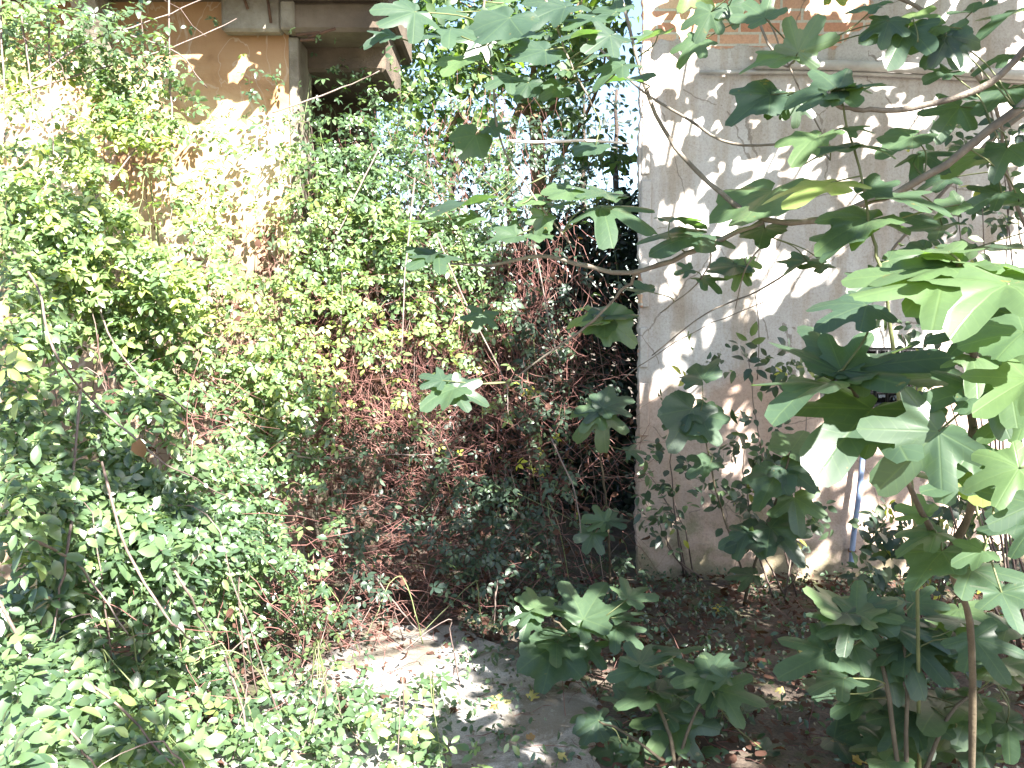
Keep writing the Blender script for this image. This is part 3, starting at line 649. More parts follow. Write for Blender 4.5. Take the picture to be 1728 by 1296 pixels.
# evergreens further off
for (x, y0, Yd, cx, r, n, lab) in ((700, 400, 10.5, 760, 110, 1500, 'dark evergreen far behind the brambles, left of the forked trunk'), (980, 400, 11, 985, 70, 1300, 'dark fine-leaved evergreen between forked trunk and pale wall'), (1060, 400, 10, 1040, 35, 420, 'dark evergreen pressed against the pale wall corner far back')):
    b0 = P(x, y0, Yd); b0[2] = 0; t = thing('evergreen_tree', b0, lab, 'tree')
    branch_obj('trunk', [b0, P(cx, 350, Yd), P(cx, 150, Yd)], [.05, .035, .015], M['dark_bark'], t, 8)
    qx = rng.normal(cx, r*.6, n); qx = np.where((qx > 995) & (rng.random(n) < .6), qx-90, qx); qy = 120+np.abs(rng.normal(.9, .8, n))*150; S = P(qx, qy, rng.uniform(Yd-.6, Yd+.8, n)); S = S[S[:, 2] > .1]; n = len(S)
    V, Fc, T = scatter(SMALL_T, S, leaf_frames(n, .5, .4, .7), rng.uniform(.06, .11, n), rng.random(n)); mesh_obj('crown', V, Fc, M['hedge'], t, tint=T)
# pale stick lying across
o, _ = branch_obj('dead_stick', P([858, 905, 990, 1062], [237, 240, 237, 242], [5.2]*4), [.008, .009, .009, .006], M['twine'], None, 7, .002); tag(o, 'pale bare stick lying level across the foliage before the forked trunk', 'stick')

# ------------------------------------------------------------------ fig leaves
def fig_leaf_template(seed):
    r_ = np.random.default_rng(seed); n = 72; th = np.linspace(-math.pi*.94, math.pi*.94, n); rr = np.zeros(n)
    deep = r_.uniform(.46, .74)
    lobes = [(0, 1.0, .33), (47, .86, .31), (-47, .86, .31), (102, .58, .36), (-102, .58, .36)]
    if seed % 4 == 3: lobes = [(0, 1.0, .34), (52, .82, .34), (-52, .82, .34), (110, .52, .34), (-110, .52, .34)]; deep = .8
    for a, l, w_ in lobes:
        a = R(a+r_.uniform(-5, 5)); l *= r_.uniform(.92, 1.06); d = (th-a); rr = np.maximum(rr, l*np.exp(-(np.abs(d)/w_)**3.2*.6))
    rr = np.maximum(rr, deep*np.cos(np.clip(th*.42, -1.3, 1.3))*.9); rr *= 1+.018*np.sin(th*46)+.03*np.sin(th*9+seed)
    rings = [.3, .62, .85, 1.0]; V = [(0, 0, 0)]; cup = r_.uniform(.0, .45); wave = r_.uniform(.03, .09); side = r_.uniform(-.3, .3); fold = r_.uniform(-.05, .34); ph = r_.uniform(0, 6)
    for q in rings:
        for k in range(n):
            x = rr[k]*q*math.cos(th[k]); y = rr[k]*q*math.sin(th[k]); ρ = math.hypot(x, y)
            z = -cup*ρ*ρ + side*x*y + fold*abs(y) + wave*q*math.sin(th[k]*5+ph)*ρ + .02*math.cos(th[k]*7.8)*ρ
            V.append((x, y, z))
    Fs = []
    for k in range(n-1):
        Fs.append((0, 1+k, 2+k))
        for q in range(3):
            a = 1+q*n+k; Fs += [(a, a+n, a+n+1), (a, a+n+1, a+1)]
    return np.array(V), np.array(Fs)
FT = [fig_leaf_template(s) for s in range(9)] + [fig_leaf_template(s) for s in range(20, 29)]
def fig_mesh(name, leaves, parent, mat='fig'):
    """leaves: (pos, R, size, tint, template)"""
    Vs = []; Fs = []; Ts = []; U = []; o = 0
    for p, Rm, s, ti, k in leaves:
        TV, TF = FT[k]; Vs.append(p + s*(TV@Rm.T)); Fs.append(TF+o); o += len(TV); Ts.append(np.full(len(TV), ti)); U.append(TV[:, :2])
    return mesh_obj(name, np.concatenate(Vs), np.concatenate(Fs), M[mat], parent, tint=np.concatenate(Ts), uv=np.concatenate(U))
def posed(px, py, ang, L_, phi, Yd, roll=0, k=None, tint=None):
    """leaf with its base at a spot, tip heading ang (picture sense), blade tipped back by phi"""
    p = P(px, py, Yd); tocam = np.array([0, 0, CH]) - p; tocam /= np.linalg.norm(tocam)
    right = np.cross([0, 0, 1.], tocam); right /= np.linalg.norm(right); up = np.cross(tocam, right)
    ph = R(min(84, phi*1.28+rng.uniform(-5, 8))); L_ = L_*(.72 if Yd > 2.25 and py < 640 else .84); n_ = math.cos(ph)*tocam + math.sin(ph)*up; e2 = math.cos(ph)*up - math.sin(ph)*tocam
    a = R(ang); ca, sa = math.cos(a), math.sin(a)/max(math.cos(ph), .35); t = ca*right + sa*e2
    l = np.linalg.norm(t); t /= l; s = np.cross(n_, t)
    rr = R(roll+rng.uniform(-12, 12)); n2 = n_*math.cos(rr)+s*math.sin(rr); s2 = np.cross(n2, t)
    size = L_*Yd/F*min(l, 1.5)
    return (p, np.stack([t, s2, n2], -1), size, rng.beta(2, 2.5) if tint is None else tint, rng.integers(0, 18) if k is None else k)
def fig_tree(name, label, loc, branches, leaves, trunk=None, stem='fig_bark', group=None):
    """branches: (pts px/py/Y list, radii); every leaf hangs from its nearest branch by its petiole"""
    t = thing(name, loc, label, 'fig tree', group)
    if trunk: branch_obj('trunk', trunk[0], trunk[1], M['fig_bark'], t, 10)
    B = []
    for pts, rad in branches:
        pts = [P(*q) if not isinstance(q, np.ndarray) else q for q in pts]
        o, path = branch_obj('branch', pts, rad, M[stem], t, 8, .003); B.append((o, path, []))
    for lf in leaves:
        d = [np.linalg.norm(b[1]-lf[0], axis=1).min() for b in B]; B[int(np.argmin(d))][2].append(lf)
    for o, path, lv in B:
        if not lv: continue
        f = fig_mesh('foliage', lv, o); f.location = (0, 0, 0)
        V_ = MB()
        for p, Rm, s, ti, k in lv:
            j = int(np.argmin(np.linalg.norm(path-p, axis=1))); q = path[j]; dist = np.linalg.norm(q-p)
            if dist > .32: q = p - Rm[:, 0]*.08 - np.array([0, 0, .05])
            mid = (p+q)/2 - Rm[:, 0]*.25*min(dist, .12) ; V_.tube(smooth_path([q, mid, p], 3), [.0028, .002], 5)
        pm = V_.build('petioles', M['fig_stem'], o, True); pm.location = (0, 0, 0)
    return t

# -- overhead fig: branches sweeping over the pale wall and the passage
up_br = [
 ([(1030, -60, 3.2), (1055, 20, 3.2), (1090, 150, 3.15), (1140, 250, 3.1), (1235, 340, 3.0), (1290, 370, 2.95), (1370, 372, 2.9), (1455, 345, 2.8), (1560, 300, 2.7), (1760, 150, 2.6)], [.008, .010, .013, .016, .018]),
 ([(760, 445, 3.2), (830, 447, 3.15), (910, 432, 3.1), (985, 448, 3.05), (1070, 460, 3.0), (1180, 420, 2.95), (1290, 372, 2.95)], [.006, .009, .012, .013]),
 ([(860, 645, 3.4), (920, 600, 3.3), (990, 550, 3.2), (1050, 490, 3.1), (1078, 460, 3.0)], [.004, .007, .009]),
 ([(1000, 70, 3.5), (1080, 150, 3.4), (1152, 195, 3.3), (1235, 242, 3.2), (1350, 242, 3.1), (1400, 270, 3.0)], [.006, .008, .005]),
 ([(1760, 50, 2.3), (1670, 140, 2.35), (1560, 178, 2.4), (1470, 186, 2.4), (1415, 178, 2.4), (1395, 155, 2.4)], [.014, .011, .008]),
 ([(1258, -40, 2.9), (1290, 60, 2.9), (1325, 110, 2.85), (1347, 95, 2.8)], [.007, .006, .005]),
 ([(1270, -30, 4.6), (1300, 40, 4.6), (1330, 110, 4.6), (1400, 250, 4.6)], [.008, .006]),
 ([(1760, 170, 4.3), (1690, 220, 4.3), (1630, 280, 4.4), (1570, 350, 4.4), (1500, 430, 4.5), (1440, 540, 4.6)], [.02, .017, .012, .008]),
 ([(1480, -20, 3.0), (1560, 20, 3.0), (1620, 90, 3.0), (1680, 180, 3.1), (1700, 290, 3.2), (1740, 420, 3.3)], [.012, .010, .009]),
 ([(1655, 120, 4.8), (1680, 220, 4.8), (1705, 310, 4.8), (1728, 420, 4.8)], [.008, .008]),
 ([(1100, 600, 5.0), (1190, 530, 4.9), (1280, 490, 4.8), (1370, 430, 4.7), (1480, 330, 4.6)], [.005, .007, .009]),
 ([(1275, 500, 4.8), (1281, 560, 4.8), (1278, 640, 4.85)], [.004, .005]),
 ([(1300, 400, 3.3), (1260, 450, 3.3), (1240, 520, 3.4)], [.005, .003]),
 ([(1170, 380, 3.3), (1200, 430, 3.3), (1175, 480, 3.4), (1110, 530, 3.5)], [.005, .003]),
 ([(880, -60, 3.1), (930, 20, 3.0), (960, 100, 3.0), (1000, 180, 3.0)], [.008, .006, .004]),
 ([(840, -60, 3.0), (815, 20, 3.0), (830, 120, 3.0), (845, 240, 3.0), (900, 330, 3.0), (960, 410, 3.0)], [.007, .006, .005]),
 ([(1050, 640, 5.0), (1090, 610, 5.0), (1180, 555, 5.0), (1290, 510, 4.9)], [.004, .004]),
]
Lf = []
def A(*rows, Y=3.0, **kw):
    for r_ in rows: Lf.append(posed(*r_[:5], r_[5] if len(r_) > 5 else Y, **kw))
A((1347, 88, 60, 98, 15), (1325, 97, 185, 95, 58), (1300, 160, 205, 92, 42), (1318, 165, 238, 62, 18), (1347, 172, 268, 62, 12), (1290, 30, 140, 70, 40), Y=2.6)
A((1415, 152, 176, 118, 48), (1418, 150, 14, 92, 68), (1412, 148, 60, 60, 74), (1420, 158, 320, 60, 60), Y=2.4)
A((1595, 60, 237, 82, 28), (1600, 62, 300, 74, 30), (1582, 45, 188, 84, 42), (1500, 35, 250, 55, 40), (1532, 48, 240, 88, 40), (1540, 30, 120, 60, 60), (1728, 18, 195, 95, 68), (1700, 92, 192, 76, 60), (1602, 122, 195, 56, 60), (1700, 150, 220, 80, 50), (1690, 325, 200, 78, 42), (1700, 250, 240, 60, 40), (1640, 20, 80, 60, 60), (1480, 10, 170, 70, 60), Y=2.7)
A((1302, 322, 228, 135, 55), (1182, 396, 200, 122, 60), (1015, 350, -14, 130, 70), (1130, 372, 8, 85, 66), (1290, 385, 250, 60, 50), (1180, 70, 215, 60, 45), (1200, 20, 235, 70, 25), (1230, 10, 300, 40, 40), (1110, 60, 200, 60, 60), Y=3.0)
A((955, 12, 195, 92, 66), (902, 56, 197, 86, 60), (1003, 28, 204, 72, 60), (832, 28, 250, 54, 10), (812, 62, 238, 64, 30), (952, 118, 170, 50, 50), (955, 120, 20, 46, 45), (1075, 137, 168, 88, 66), (892, 140, 235, 52, 35), (947, 147, 200, 50, 50), (802, 228, 232, 66, 30), (828, 214, -15, 52, 50), (1005, 245, 200, 56, 55), (952, 270, 190, 38, 55), (770, 20, 190, 60, 60), (850, 5, 170, 70, 60), (740, 60, 200, 50, 60), (1040, 20, 160, 60, 55), (900, 95, 30, 60, 60), (1010, 95, 140, 50, 60), Y=3.0)
A((912, 338, 185, 56, 60), (962, 320, 212, 60, 60), (1022, 325, 205, 66, 62), (1020, 332, -4, 60, 66), (918, 366, 246, 52, 18), (795, 345, 200, 90, 62), (752, 370, 196, 92, 62), (805, 366, 200, 46, 50), (872, 398, 188, 78, 52), (900, 395, 350, 50, 60), (730, 428, 197, 58, 58), (740, 430, 200, 78, 60), (930, 350, 20, 50, 60), (860, 350, 150, 40, 60), Y=3.0)
A((1022, 537, 175, 88, 48), (1024, 533, 18, 72, 52), (1026, 540, -36, 80, 20), (1020, 540, 215, 60, 30), (1095, 492, 178, 60, 55), (815, 528, 250, 50, 35), (767, 655, 198, 72, 45), (767, 660, -14, 68, 30), (747, 642, 160, 52, 40), Y=3.3)
A((1252, 455, 245, 48, 15), (1258, 440, 290, 40, 20), (1242, 448, 195, 70, 60), (1362, 440, 205, 55, 50), (1390, 445, 190, 60, 60), (1165, 455, 190, 40, 40), (1185, 470, 340, 50, 50), Y=3.4)
A((1600, 300, 190, 80, 50), (1640, 420, 200, 70, 50), (1560, 420, 180, 60, 50), (1700, 420, 170, 80, 60), Y=3.4)
A((700, 20, 200, 90, 55), (760, 50, 340, 80, 60), (860, 30, 220, 90, 50), (990, 60, 190, 80, 60), (920, 85, 200, 80, 60), (1030, 60, 210, 70, 50), (860, 130, 200, 60, 60), (660, 60, 190, 60, 60), (780, 100, 210, 60, 50), (1050, 110, 200, 70, 50),
  (1540, 230, 200, 80, 50), (1620, 180, 230, 80, 40), (1660, 260, 200, 90, 55), (1590, 380, 195, 90, 55), (1720, 340, 190, 80, 40), (1380, 230, 210, 70, 55), (1550, 260, 340, 70, 60), Y=2.8)
# crown over the place: leaves cast the dappled shade. wanted shade -> leaf density in a plane square to the sun
U1 = np.cross(SUN, [0, 0, 1.]); U1 /= np.linalg.norm(U1); U2 = np.cross(U1, SUN)
gx, gy = np.meshgrid(np.arange(4, 1728, 12.), np.arange(4, 1296, 12.)); gx = gx.ravel(); gy = gy.ravel()
Dp = np.where(gx > 1085, YR-.1, front(gx, gy)); gY = np.array([ground_Y(v) for v in gy]); Dp = np.where(gx > 1085, np.minimum(Dp, gY), np.minimum(Dp, gY))
W = P(gx, gy, Dp); sh = gv(SHD, gx, gy)/10
hx, hz = np.meshgrid(np.arange(.0, 1.3, .05), np.arange(0, 2.6, .05)); W = np.vstack([W, np.stack([hx.ravel(), 0*hx.ravel()+7.2, hz.ravel()], -1)]); sh = np.concatenate([sh, 0*hx.ravel()+.85])
uu = W@U1; vv = W@U2; h = .07; ui = np.floor((uu-uu.min())/h).astype(int); vi = np.floor((vv-vv.min())/h).astype(int)
NU, NV = ui.max()+1, vi.max()+1; acc = np.zeros((NU, NV)); cnt = np.zeros((NU, NV)); dep = np.zeros((NU, NV))
np.add.at(acc, (ui, vi), sh); np.add.at(cnt, (ui, vi), 1); np.add.at(dep, (ui, vi), W@SUN)
SZ = .19; AREA = SZ*SZ*.72
crown = []
for i in range(NU):
    for j in range(NV):
        if cnt[i, j] == 0: continue
        s = acc[i, j]/cnt[i, j]; s = min(.97, max(0, (s-.18)*1.25)); tau = -1.5*math.log(max(1-s, .03)); m_ = rng.poisson(tau*h*h/AREA)
        for _ in range(m_):
            q = U1*(uu.min()+(i+rng.random())*h) + U2*(vv.min()+(j+rng.random())*h) + SUN*(dep[i, j]/cnt[i, j])
            # climb towards the sun until well above what the camera looks at
            k = .3
            while True:
                z = q + SUN*k
                if z[2] > max(3.3, CH+.30*max(z[1], 0)+.25): break
                k += .15
            z = z + SUN*rng.uniform(0, 2.0)*(1.0 if q[0] > .6 else .4); crown.append(z)
crown = np.array(crown); lit = np.array([l[0]+l[1][:, 0]*l[2]*.5 for l in Lf if (l[0][0] < .12*l[0][1] and l[0][2] > 1.75)] + [P(x, y, 1.6) for x, y in ((1500, 480), (1600, 450), (1700, 450), (1480, 580), (1420, 600), (1560, 540), (1330, 680), (1700, 620))])
bl = np.zeros(len(crown), bool)
for q in lit:
    dq = crown-q; bl |= (np.hypot(dq@U1, dq@U2) < .13) & (dq@SUN > .05)
crown = crown[~bl]; n = len(crown); print('crown leaves', n)
Rm = leaf_frames(n, .9, .1, .38, .2)
Cl = [(crown[i], Rm[i], SZ*rng.uniform(.75, 1.2), rng.beta(2, 2.5), int(rng.integers(0, 18))) for i in range(n)]
# limbs of the crown
TR = np.array([3.6, .6, 0.]); ctr = crown.mean(0)
ft = fig_tree('fig_tree', 'large fig tree leaning in from the right, big lobed leaves over the pale wall', TR, up_br, Lf,
    trunk=([TR, TR+[-.1, .1, 1.2], TR+[-.3, .3, 2.4], TR+[-.6, .5, 3.6]], [.16, .13, .11, .08]))
lim = []; top = TR+np.array([-.6, .5, 3.6])
ks = crown[rng.choice(n, 26, replace=False)]
for k_ in ks:
    o, p = branch_obj('branch', [top+rng.normal(0, .05, 3)-[0, 0, rng.uniform(0, 1.2)], (top+k_)/2+[0, 0, .25], k_], [.045, .025, .008], M['fig_bark'], ft, 7, .01); lim.append(p)
fig_mesh('crown', Cl, ft)

# -- young figs
def sapling(label, base, branches, leaves, group=None, stem='young_bark'):
    global Lf
    return fig_tree('young_fig', label, base, branches, leaves, stem=stem, group=group)
Lf = []
A((1600, 450, 184, 150, 68), (1592, 472, 197, 172, 62), (1605, 440, 100, 60, 70), (1650, 447, 18, 100, 62), (1620, 450, 210, 110, 45), (1640, 470, -20, 110, 55), (1600, 425, 150, 80, 70), (1680, 470, 340, 90, 50), Y=1.55, tint=.75)
A((1462, 515, 196, 102, 58), (1420, 626, 58, 112, 22), (1416, 626, 35, 165, 52), (1397, 648, 206, 115, 76), (1412, 628, 190, 42, 70), (1413, 631, -12, 62, 70), (1585, 640, 175, 130, 52), (1472, 690, 226, 152, 42), (1478, 720, 250, 64, 30), Y=1.75)
A((1745, 850, 170, 120, 20), (1720, 790, 200, 110, 25), (1735, 640, 215, 120, 30), (1700, 480, 215, 120, 60), (1728, 560, 190, 130, 50), Y=1.2)
A((1584, 728, 228, 172, 12), (1655, 657, 192, 112, 38), (1657, 655, -10, 115, 35), (1735, 700, 200, 95, 45), (1622, 820, 207, 86, 70), (1750, 880, 196, 118, 30), (1660, 930, 200, 60, 40), (1650, 560, 185, 100, 50), (1655, 560, 10, 90, 50), (1640, 600, 340, 100, 40), (1655, 800, 330, 110, 40), (1660, 790, 10, 90, 60), (1690, 1000, 300, 70, 40), (1645, 520, 30, 95, 60), (1700, 620, 280, 100, 30), (1640, 760, 240, 80, 30), Y=1.6)
A((1590, 930, 230, 80, 40), (1580, 900, 200, 80, 50), (1640, 960, 330, 80, 50), (1560, 870, 160, 60, 40), Y=1.9)
base = P(1650, 1130, 2.6); base[2] = 0
sapling('young fig close to the lens at right, forked brown stem with huge sunlit top leaves', base,
  [([base, P(1640, 1088, 2.3), P(1615, 990, 2.1), P(1597, 935, 2.0), P(1578, 900, 1.95), P(1562, 880, 1.9), P(1500, 760, 1.85), P(1425, 630, 1.75)], [.010, .009, .008, .007, .004]),
   ([P(1599, 938, 2.0), P(1635, 870, 1.85), P(1641, 800, 1.7), P(1640, 700, 1.65), P(1647, 610, 1.6), P(1630, 520, 1.55), P(1612, 445, 1.55)], [.010, .008, .008, .006])], Lf)
Lf = []
A((1438, 250, 188, 98, 66), (1442, 250, 10, 92, 68), (1462, 322, 15, 76, 38), (1402, 308, 203, 118, 62), (1500, 335, 0, 138, 70), (1472, 370, 196, 128, 52), (1442, 395, 215, 92, 45), (1480, 380, 10, 70, 60), (1620, 345, 205, 62, 40), (1500, 440, 350, 90, 50), (1490, 470, 200, 80, 50), (1430, 215, 350, 60, 60), Y=2.4)
base = P(1560, 1100, 2.9); base[2] = 0
sapling('slender green-stemmed young fig rising in front of the pale wall under a leaf rosette', base,
  [([base, P(1545, 900, 2.7), P(1520, 700, 2.5), P(1495, 500, 2.4), P(1472, 400, 2.4), P(1460, 330, 2.4), P(1440, 245, 2.4), P(1415, 160, 2.4)], [.010, .008, .006, .004])], Lf, stem='fig_stem')
Lf = []
A((900, 1030, 188, 68, 45), (902, 1026, 35, 50, 45), (893, 1040, 252, 50, 20), (985, 1045, 60, 98, 28), (978, 1055, -18, 66, 40), (935, 1090, 256, 98, 22), (940, 1085, -40, 80, 30), (960, 1075, 160, 60, 40), (1040, 1042, 12, 66, 45), (1040, 1060, -30, 60, 40), (990, 1090, 250, 60, 30), (1060, 1010, 40, 55, 40), Y=3.75)
base = P(985, 1150, 4.0); base[2] = 0
sapling('low young fig with broad bluish leaves standing beside the grey path', base, [([base, P(975, 1110, 3.85), P(960, 1070, 3.75), P(930, 1040, 3.75)], [.007, .004]), ([base, P(990, 1090, 3.8), P(1020, 1040, 3.75)], [.006, .004])], Lf)
Lf = []
A((1085, 1130, 190, 72, 35), (1080, 1120, 60, 55, 40), (1010, 1215, 172, 66, 35), (1005, 1220, 240, 55, 30), (1100, 1170, 200, 70, 50), (1110, 1165, -10, 75, 45), (1130, 1215, -52, 105, 22), (1135, 1220, 230, 85, 30), (1120, 1200, 30, 85, 35), (1200, 1135, 60, 72, 28), (1195, 1140, 200, 80, 38), (1215, 1165, -8, 95, 40), (1205, 1165, 215, 70, 30), (1050, 1260, 240, 60, 40), (1180, 1270, 250, 90, 25), (1060, 1190, 130, 50, 40), (1150, 1100, 100, 60, 50), Y=3.2)
for _ in range(12): Lf.append(posed(rng.uniform(1020, 1290), rng.uniform(1120, 1290), rng.uniform(150, 390), rng.uniform(42, 68), rng.uniform(25, 50), rng.uniform(3.1, 3.4)))
base = P(1140, 1290, 3.05); base[2] = 0
sapling('spreading young fig at the bottom, right of the path, with dark overlapping leaves', base, [([base, P(1130, 1240, 3.1), P(1105, 1180, 3.2), P(1080, 1130, 3.2)], [.008, .004]), ([base, P(1170, 1210, 3.1), P(1205, 1150, 3.2)], [.007, .004]), ([base, P(1060, 1240, 3.1), P(1010, 1218, 3.2)], [.006, .004])], Lf)
Lf = []
A((1432, 1040, 130, 88, 35), (1436, 1045, 262, 80, 25), (1445, 1035, 30, 90, 38), (1428, 1035, 190, 82, 40), (1402, 1100, 210, 108, 38), (1440, 1090, 240, 70, 30), (1488, 1105, 250, 76, 25), (1495, 1110, 285, 90, 20), (1520, 1090, -12, 120, 38), (1530, 1080, -40, 110, 30), (1510, 1060, 40, 90, 40), (1460, 1180, 200, 70, 40), (1540, 1210, 235, 90, 25), (1550, 1200, 280, 80, 25), (1600, 1200, 10, 90, 35), (1640, 1190, 250, 80, 30), (1600, 1240, 200, 80, 40), (1680, 1140, 30, 80, 40), (1700, 1220, 220, 90, 35), (1660, 1270, 180, 80, 40), (1400, 1170, 150, 60, 50), (1620, 1050, 160, 70, 50), (1700, 1060, 200, 80, 45), (1500, 1260, 190, 80, 45), Y=2.9)
for _ in range(30): Lf.append(posed(rng.uniform(1380, 1728), rng.uniform(1000, 1290), rng.uniform(150, 390), rng.uniform(60, 100), rng.uniform(25, 50), rng.uniform(2.7, 3.3)))
base = P(1530, 1330, 2.7); base[2] = 0
sapling('dark shaded young fig covering the lower right corner', base, [([base, P(1500, 1180, 2.8), P(1480, 1100, 2.9), P(1435, 1040, 2.9)], [.010, .005]), ([base, P(1600, 1210, 2.8), P(1680, 1150, 2.9)], [.008, .004]), ([base, P(1530, 1150, 2.8), P(1525, 1080, 2.9)], [.008, .004])], Lf)
Lf = []
A((1015, 690, 180, 58, 30), (1018, 688, 22, 64, 30), (1015, 694, -80, 80, 15), (1010, 692, 222, 54, 30), (1060, 760, 10, 40, 40), (1020, 880, 170, 50, 30), (1025, 880, 10, 50, 40), (1000, 900, 250, 50, 20), Y=4.9)
base = P(1030, 960, 5.2); base[2] = 0
sapling('small shaded young fig inside the dark gap by the wall corner', base, [([base, P(1025, 870, 5.1), P(1015, 780, 5.0), P(1015, 690, 4.95)], [.008, .005])], Lf)
Lf = []
A((1310, 800, 240, 70, 30), (1325, 790, 330, 70, 30), (1290, 900, 200, 80, 35), (1300, 890, 320, 80, 35), (1270, 970, 190, 60, 40), (1335, 760, 60, 60, 40), (1260, 900, 250, 60, 25), (1340, 840, 280, 70, 25), Y=4.7)
A((1168, 690, 240, 88, 20), (1165, 695, 200, 60, 40), (1180, 700, 300, 60, 30), (1185, 640, 120, 50, 40), (1200, 780, 200, 50, 40), Y=4.6)
base = P(1255, 1035, 4.9); base[2] = 0
sapling('thin dark-stemmed young fig leaning against the brown lower part of the pale wall', base, [([base, P(1265, 980, 4.8), P(1290, 900, 4.75), P(1318, 820, 4.7), P(1335, 760, 4.7)], [.010, .006]), ([P(1262, 990, 4.8), P(1215, 850, 4.7), P(1180, 700, 4.6)], [.006, .004])], Lf)

# ------------------------------------------------------------------ shaded shrubs in front of the pale wall
def shrub(label, base_px, spec, Yd, sz=(.03, .06), tone='bramble_shaded', nst=6, name='privet_shrub', group=None):
    b = P(base_px[0], base_px[1], ground_Y(base_px[1])); b[2] = 0; t = thing(name, b, label, 'shrub', group)
    S = px_cloud(spec, Yd-.2, Yd+.2); S = S[(S[:, 2] > .03) & (S[:, 1] < YR-.06)]; n = len(S)
    for i in rng.integers(0, n, nst):
        branch_obj('stem', [b+rng.normal(0, .04, 3)*[1, 1, 0], (b+S[i])/2+rng.normal(0, .05, 3), S[i]], [.006, .0045, .002], M['cane'], t, 5, .006)
    V, Fc, T = scatter(SIMPLE_T+BRAM_T[:2], S, leaf_frames(n, .6, .6, .5), rng.uniform(*sz, n), rng.random(n)); mesh_obj('foliage', V, Fc, M[tone], t, tint=T); return t
shrub('dark small-leaved shrub against the left part of the pale wall', (1160, 975), [(1150, 700, 50, 14), (1210, 620, 60, 16), (1140, 820, 60, 26), (1120, 880, 40, 26), (1100, 760, 25, 14), (1200, 760, 50, 18)], 5.0, (.04, .085), nst=5)
shrub('dark bushy shrub below the barred window', (1330, 1010), [(1290, 600, 60, 22), (1330, 640, 40, 18), (1260, 720, 60, 24), (1310, 800, 60, 34), (1290, 880, 60, 34), (1350, 870, 40, 26), (1230, 830, 40, 22)], 4.9, (.045, .09), nst=6)
shrub('broad dark shrub at the foot of the pale wall, right of the blue hose', (1560, 1060), [(1500, 900, 60, 80), (1580, 960, 60, 80), (1680, 940, 60, 60), (1480, 980, 50, 50), (1620, 860, 60, 50), (1700, 820, 40, 30)], 4.3, (.04, .09), nst=8)
shrub('leafy shrub high at the right edge before the pale wall', (1720, 1100), [(1690, 360, 60, 50), (1600, 420, 60, 46), (1560, 560, 60, 40), (1700, 520, 50, 46), (1620, 240, 60, 26), (1700, 230, 30, 20), (1560, 650, 60, 30)], 3.7, (.035, .075), nst=10)

# ------------------------------------------------------------------ litter, weeds, fallen leaves
n = 5200; x = rng.uniform(-1.6, 4.2, n); y = rng.uniform(2.6, 5.48, n); z = np.maximum(ground_z(x, y), .0)+.012+rng.uniform(0, .02, n)
onp = (x > -1.2) & (x < .35) & (y < 4.3); k = ~onp | (rng.random(n) < .14); S = np.stack([x, y, z], -1)[k]; n = len(S)
V, Fc, T = scatter([leaflet(1, .3, .5, .4), leaflet(1, .42, -.2, .3)], S, frames(np.array([0, 0, 1.])+rng.normal(0, .35, (n, 3)), rng.normal(0, 1, (n, 3))), rng.uniform(.018, .06, n), rng.beta(1.6, 2.2, n))
tag(mesh_obj('leaf_litter', V, Fc, M['dead']), 'brown leaf litter strewn over the soil and path edges', 'leaf litter', kind='stuff')
n = 900; S = np.stack([rng.uniform(-1.2, 3.6, n), rng.uniform(2.8, 5.4, n), np.full(n, .01)], -1); d = rng.normal(0, 1, (n, 3))*[1, 1, .12]+[0, 0, .05]
V, Fc = many_tubes(S, d, rng.uniform(.08, .35, n), rng.uniform(.001, .0028, n), rng.normal(0, .12, (n, 3))*[1, 1, .2]); V[:, 2] = np.maximum(V[:, 2], .006)
tag(mesh_obj('twig_litter', V, Fc, M['dry_stem']), 'thin dead twigs scattered over the ground', 'twigs', kind='stuff')
# pebbles
n = 500; S = np.stack([rng.uniform(-1, 1.2, n), rng.uniform(2.8, 4.8, n), np.full(n, .022)], -1); sz = rng.uniform(.003, .011, n)
oct_ = np.array([(1, 0, 0), (0, 1, 0), (-1, 0, 0), (0, -1, 0), (0, 0, .7), (0, 0, -.7)]); of = np.array([(0, 1, 4), (1, 2, 4), (2, 3, 4), (3, 0, 4), (1, 0, 5), (2, 1, 5), (3, 2, 5), (0, 3, 5)])
V, Fc, T = scatter([(oct_, of)], S, frames(rng.normal(0, 1, (n, 3)), rng.normal(0, 1, (n, 3))), sz, rng.random(n))
tag(mesh_obj('gravel', V, Fc, M['concrete'], smooth=False), 'loose grit and pebbles on the path', 'gravel', kind='stuff')
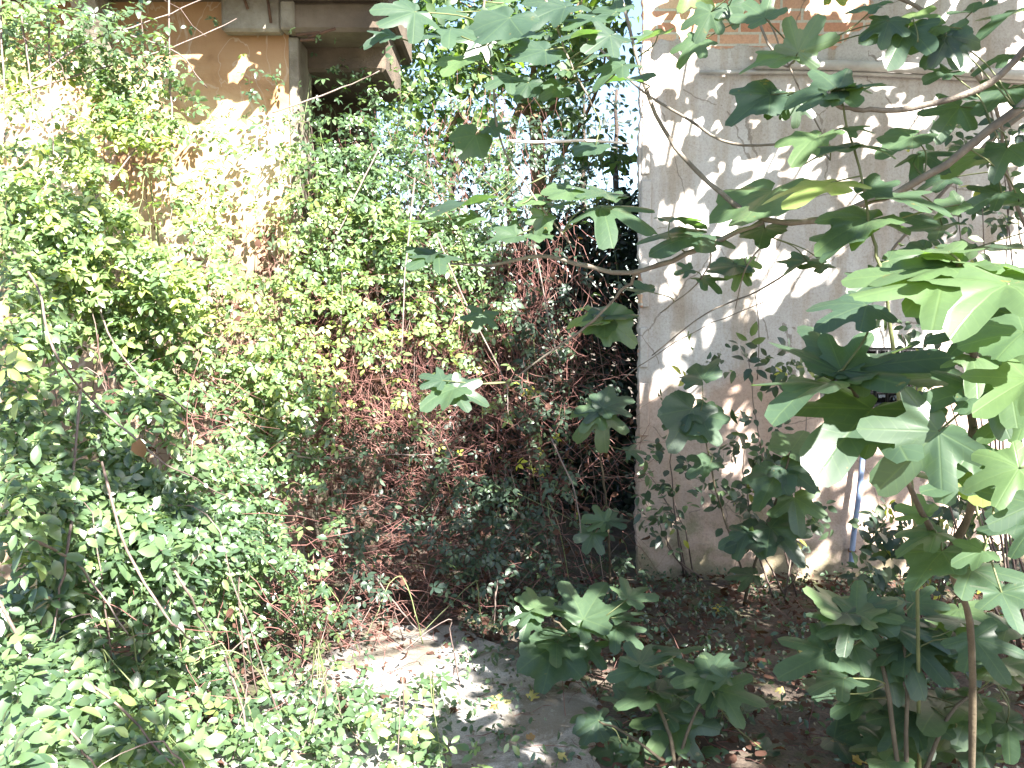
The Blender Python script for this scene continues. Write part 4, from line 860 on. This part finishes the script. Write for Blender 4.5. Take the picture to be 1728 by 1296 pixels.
# small green weeds
cx = rng.uniform(-.3, 4, 420); cy = rng.uniform(2.6, 5.4, 420); S = []
for a, b in zip(cx, cy): S.append(np.stack([rng.normal(a, .05, 16), rng.normal(b, .05, 16), rng.uniform(.01, .09, 16)], -1))
S = np.concatenate(S); S = S[S[:, 1] < 5.44]; n = len(S); V, Fc, T = scatter(SIMPLE_T, S, leaf_frames(n, .8, .3, .5), rng.uniform(.015, .04, n), rng.beta(1.6, 2.4, n))
tag(mesh_obj('ground_weeds', V, Fc, M['bramble']), 'small green weeds sprouting between litter', 'weeds', kind='stuff')
for (px, py, ang, L_, tone, lab) in ((835, 1190, 15, 46, .5, 'pale green-yellow curled fallen leaf on the grey path'), (895, 1182, 30, 30, .35, 'cream crumpled fallen leaf beside the path, left of the fig leaves'), (1218, 1030, 170, 26, 0., 'yellow fallen leaf on the litter before the pale wall'),
    (1440, 1285, 40, 40, 0., 'bright yellow fallen leaf at the very bottom right'), (945, 1280, 10, 26, .45, 'small pale fallen leaf at the bottom of the path'), (895, 1250, 80, 20, 1., 'small brown fallen leaf standing on the path'), (840, 1196, 190, 24, 1., 'orange-brown fallen leaf at the path edge'), (1320, 1168, 180, 20, .4, 'round pale fallen leaf on the shaded paving, right'), (1350, 1105, 0, 18, .3, 'tiny cream fallen leaf under the right hand figs'), (940, 1070, 200, 30, 1., 'brown fallen leaf held among the low young fig leaves')):
    Yd = ground_Y(py)-.04; p = P(px, py, Yd); p[2] = max(p[2], .03); Rm = frames(np.array([[rng.normal(0, .2), -.35, 1.]]), np.array([[math.cos(R(ang)), math.sin(R(ang)), 0]]))[0]
    o = fig_mesh('fallen_leaf', [(p, Rm, L_*.68*Yd/F, tone, int(rng.integers(0, 18)))], None, 'fig_yellow'); tag(o, lab, 'leaf')
o = mesh_obj('hanging_dead_leaf', *[(lambda V, Fc: V)(*leaflet(1, .4, .6, .3))@np.array([[0, 0, -1], [1, 0, 0], [0, -1, 0]])*.075+P(236, 740, float(front(236, 740))-.12)], leaflet()[1], M['dead'], None, tint=np.full(11, .6)) ; tag(o, 'brown dead leaf caught on the long bramble cane at left', 'leaf')
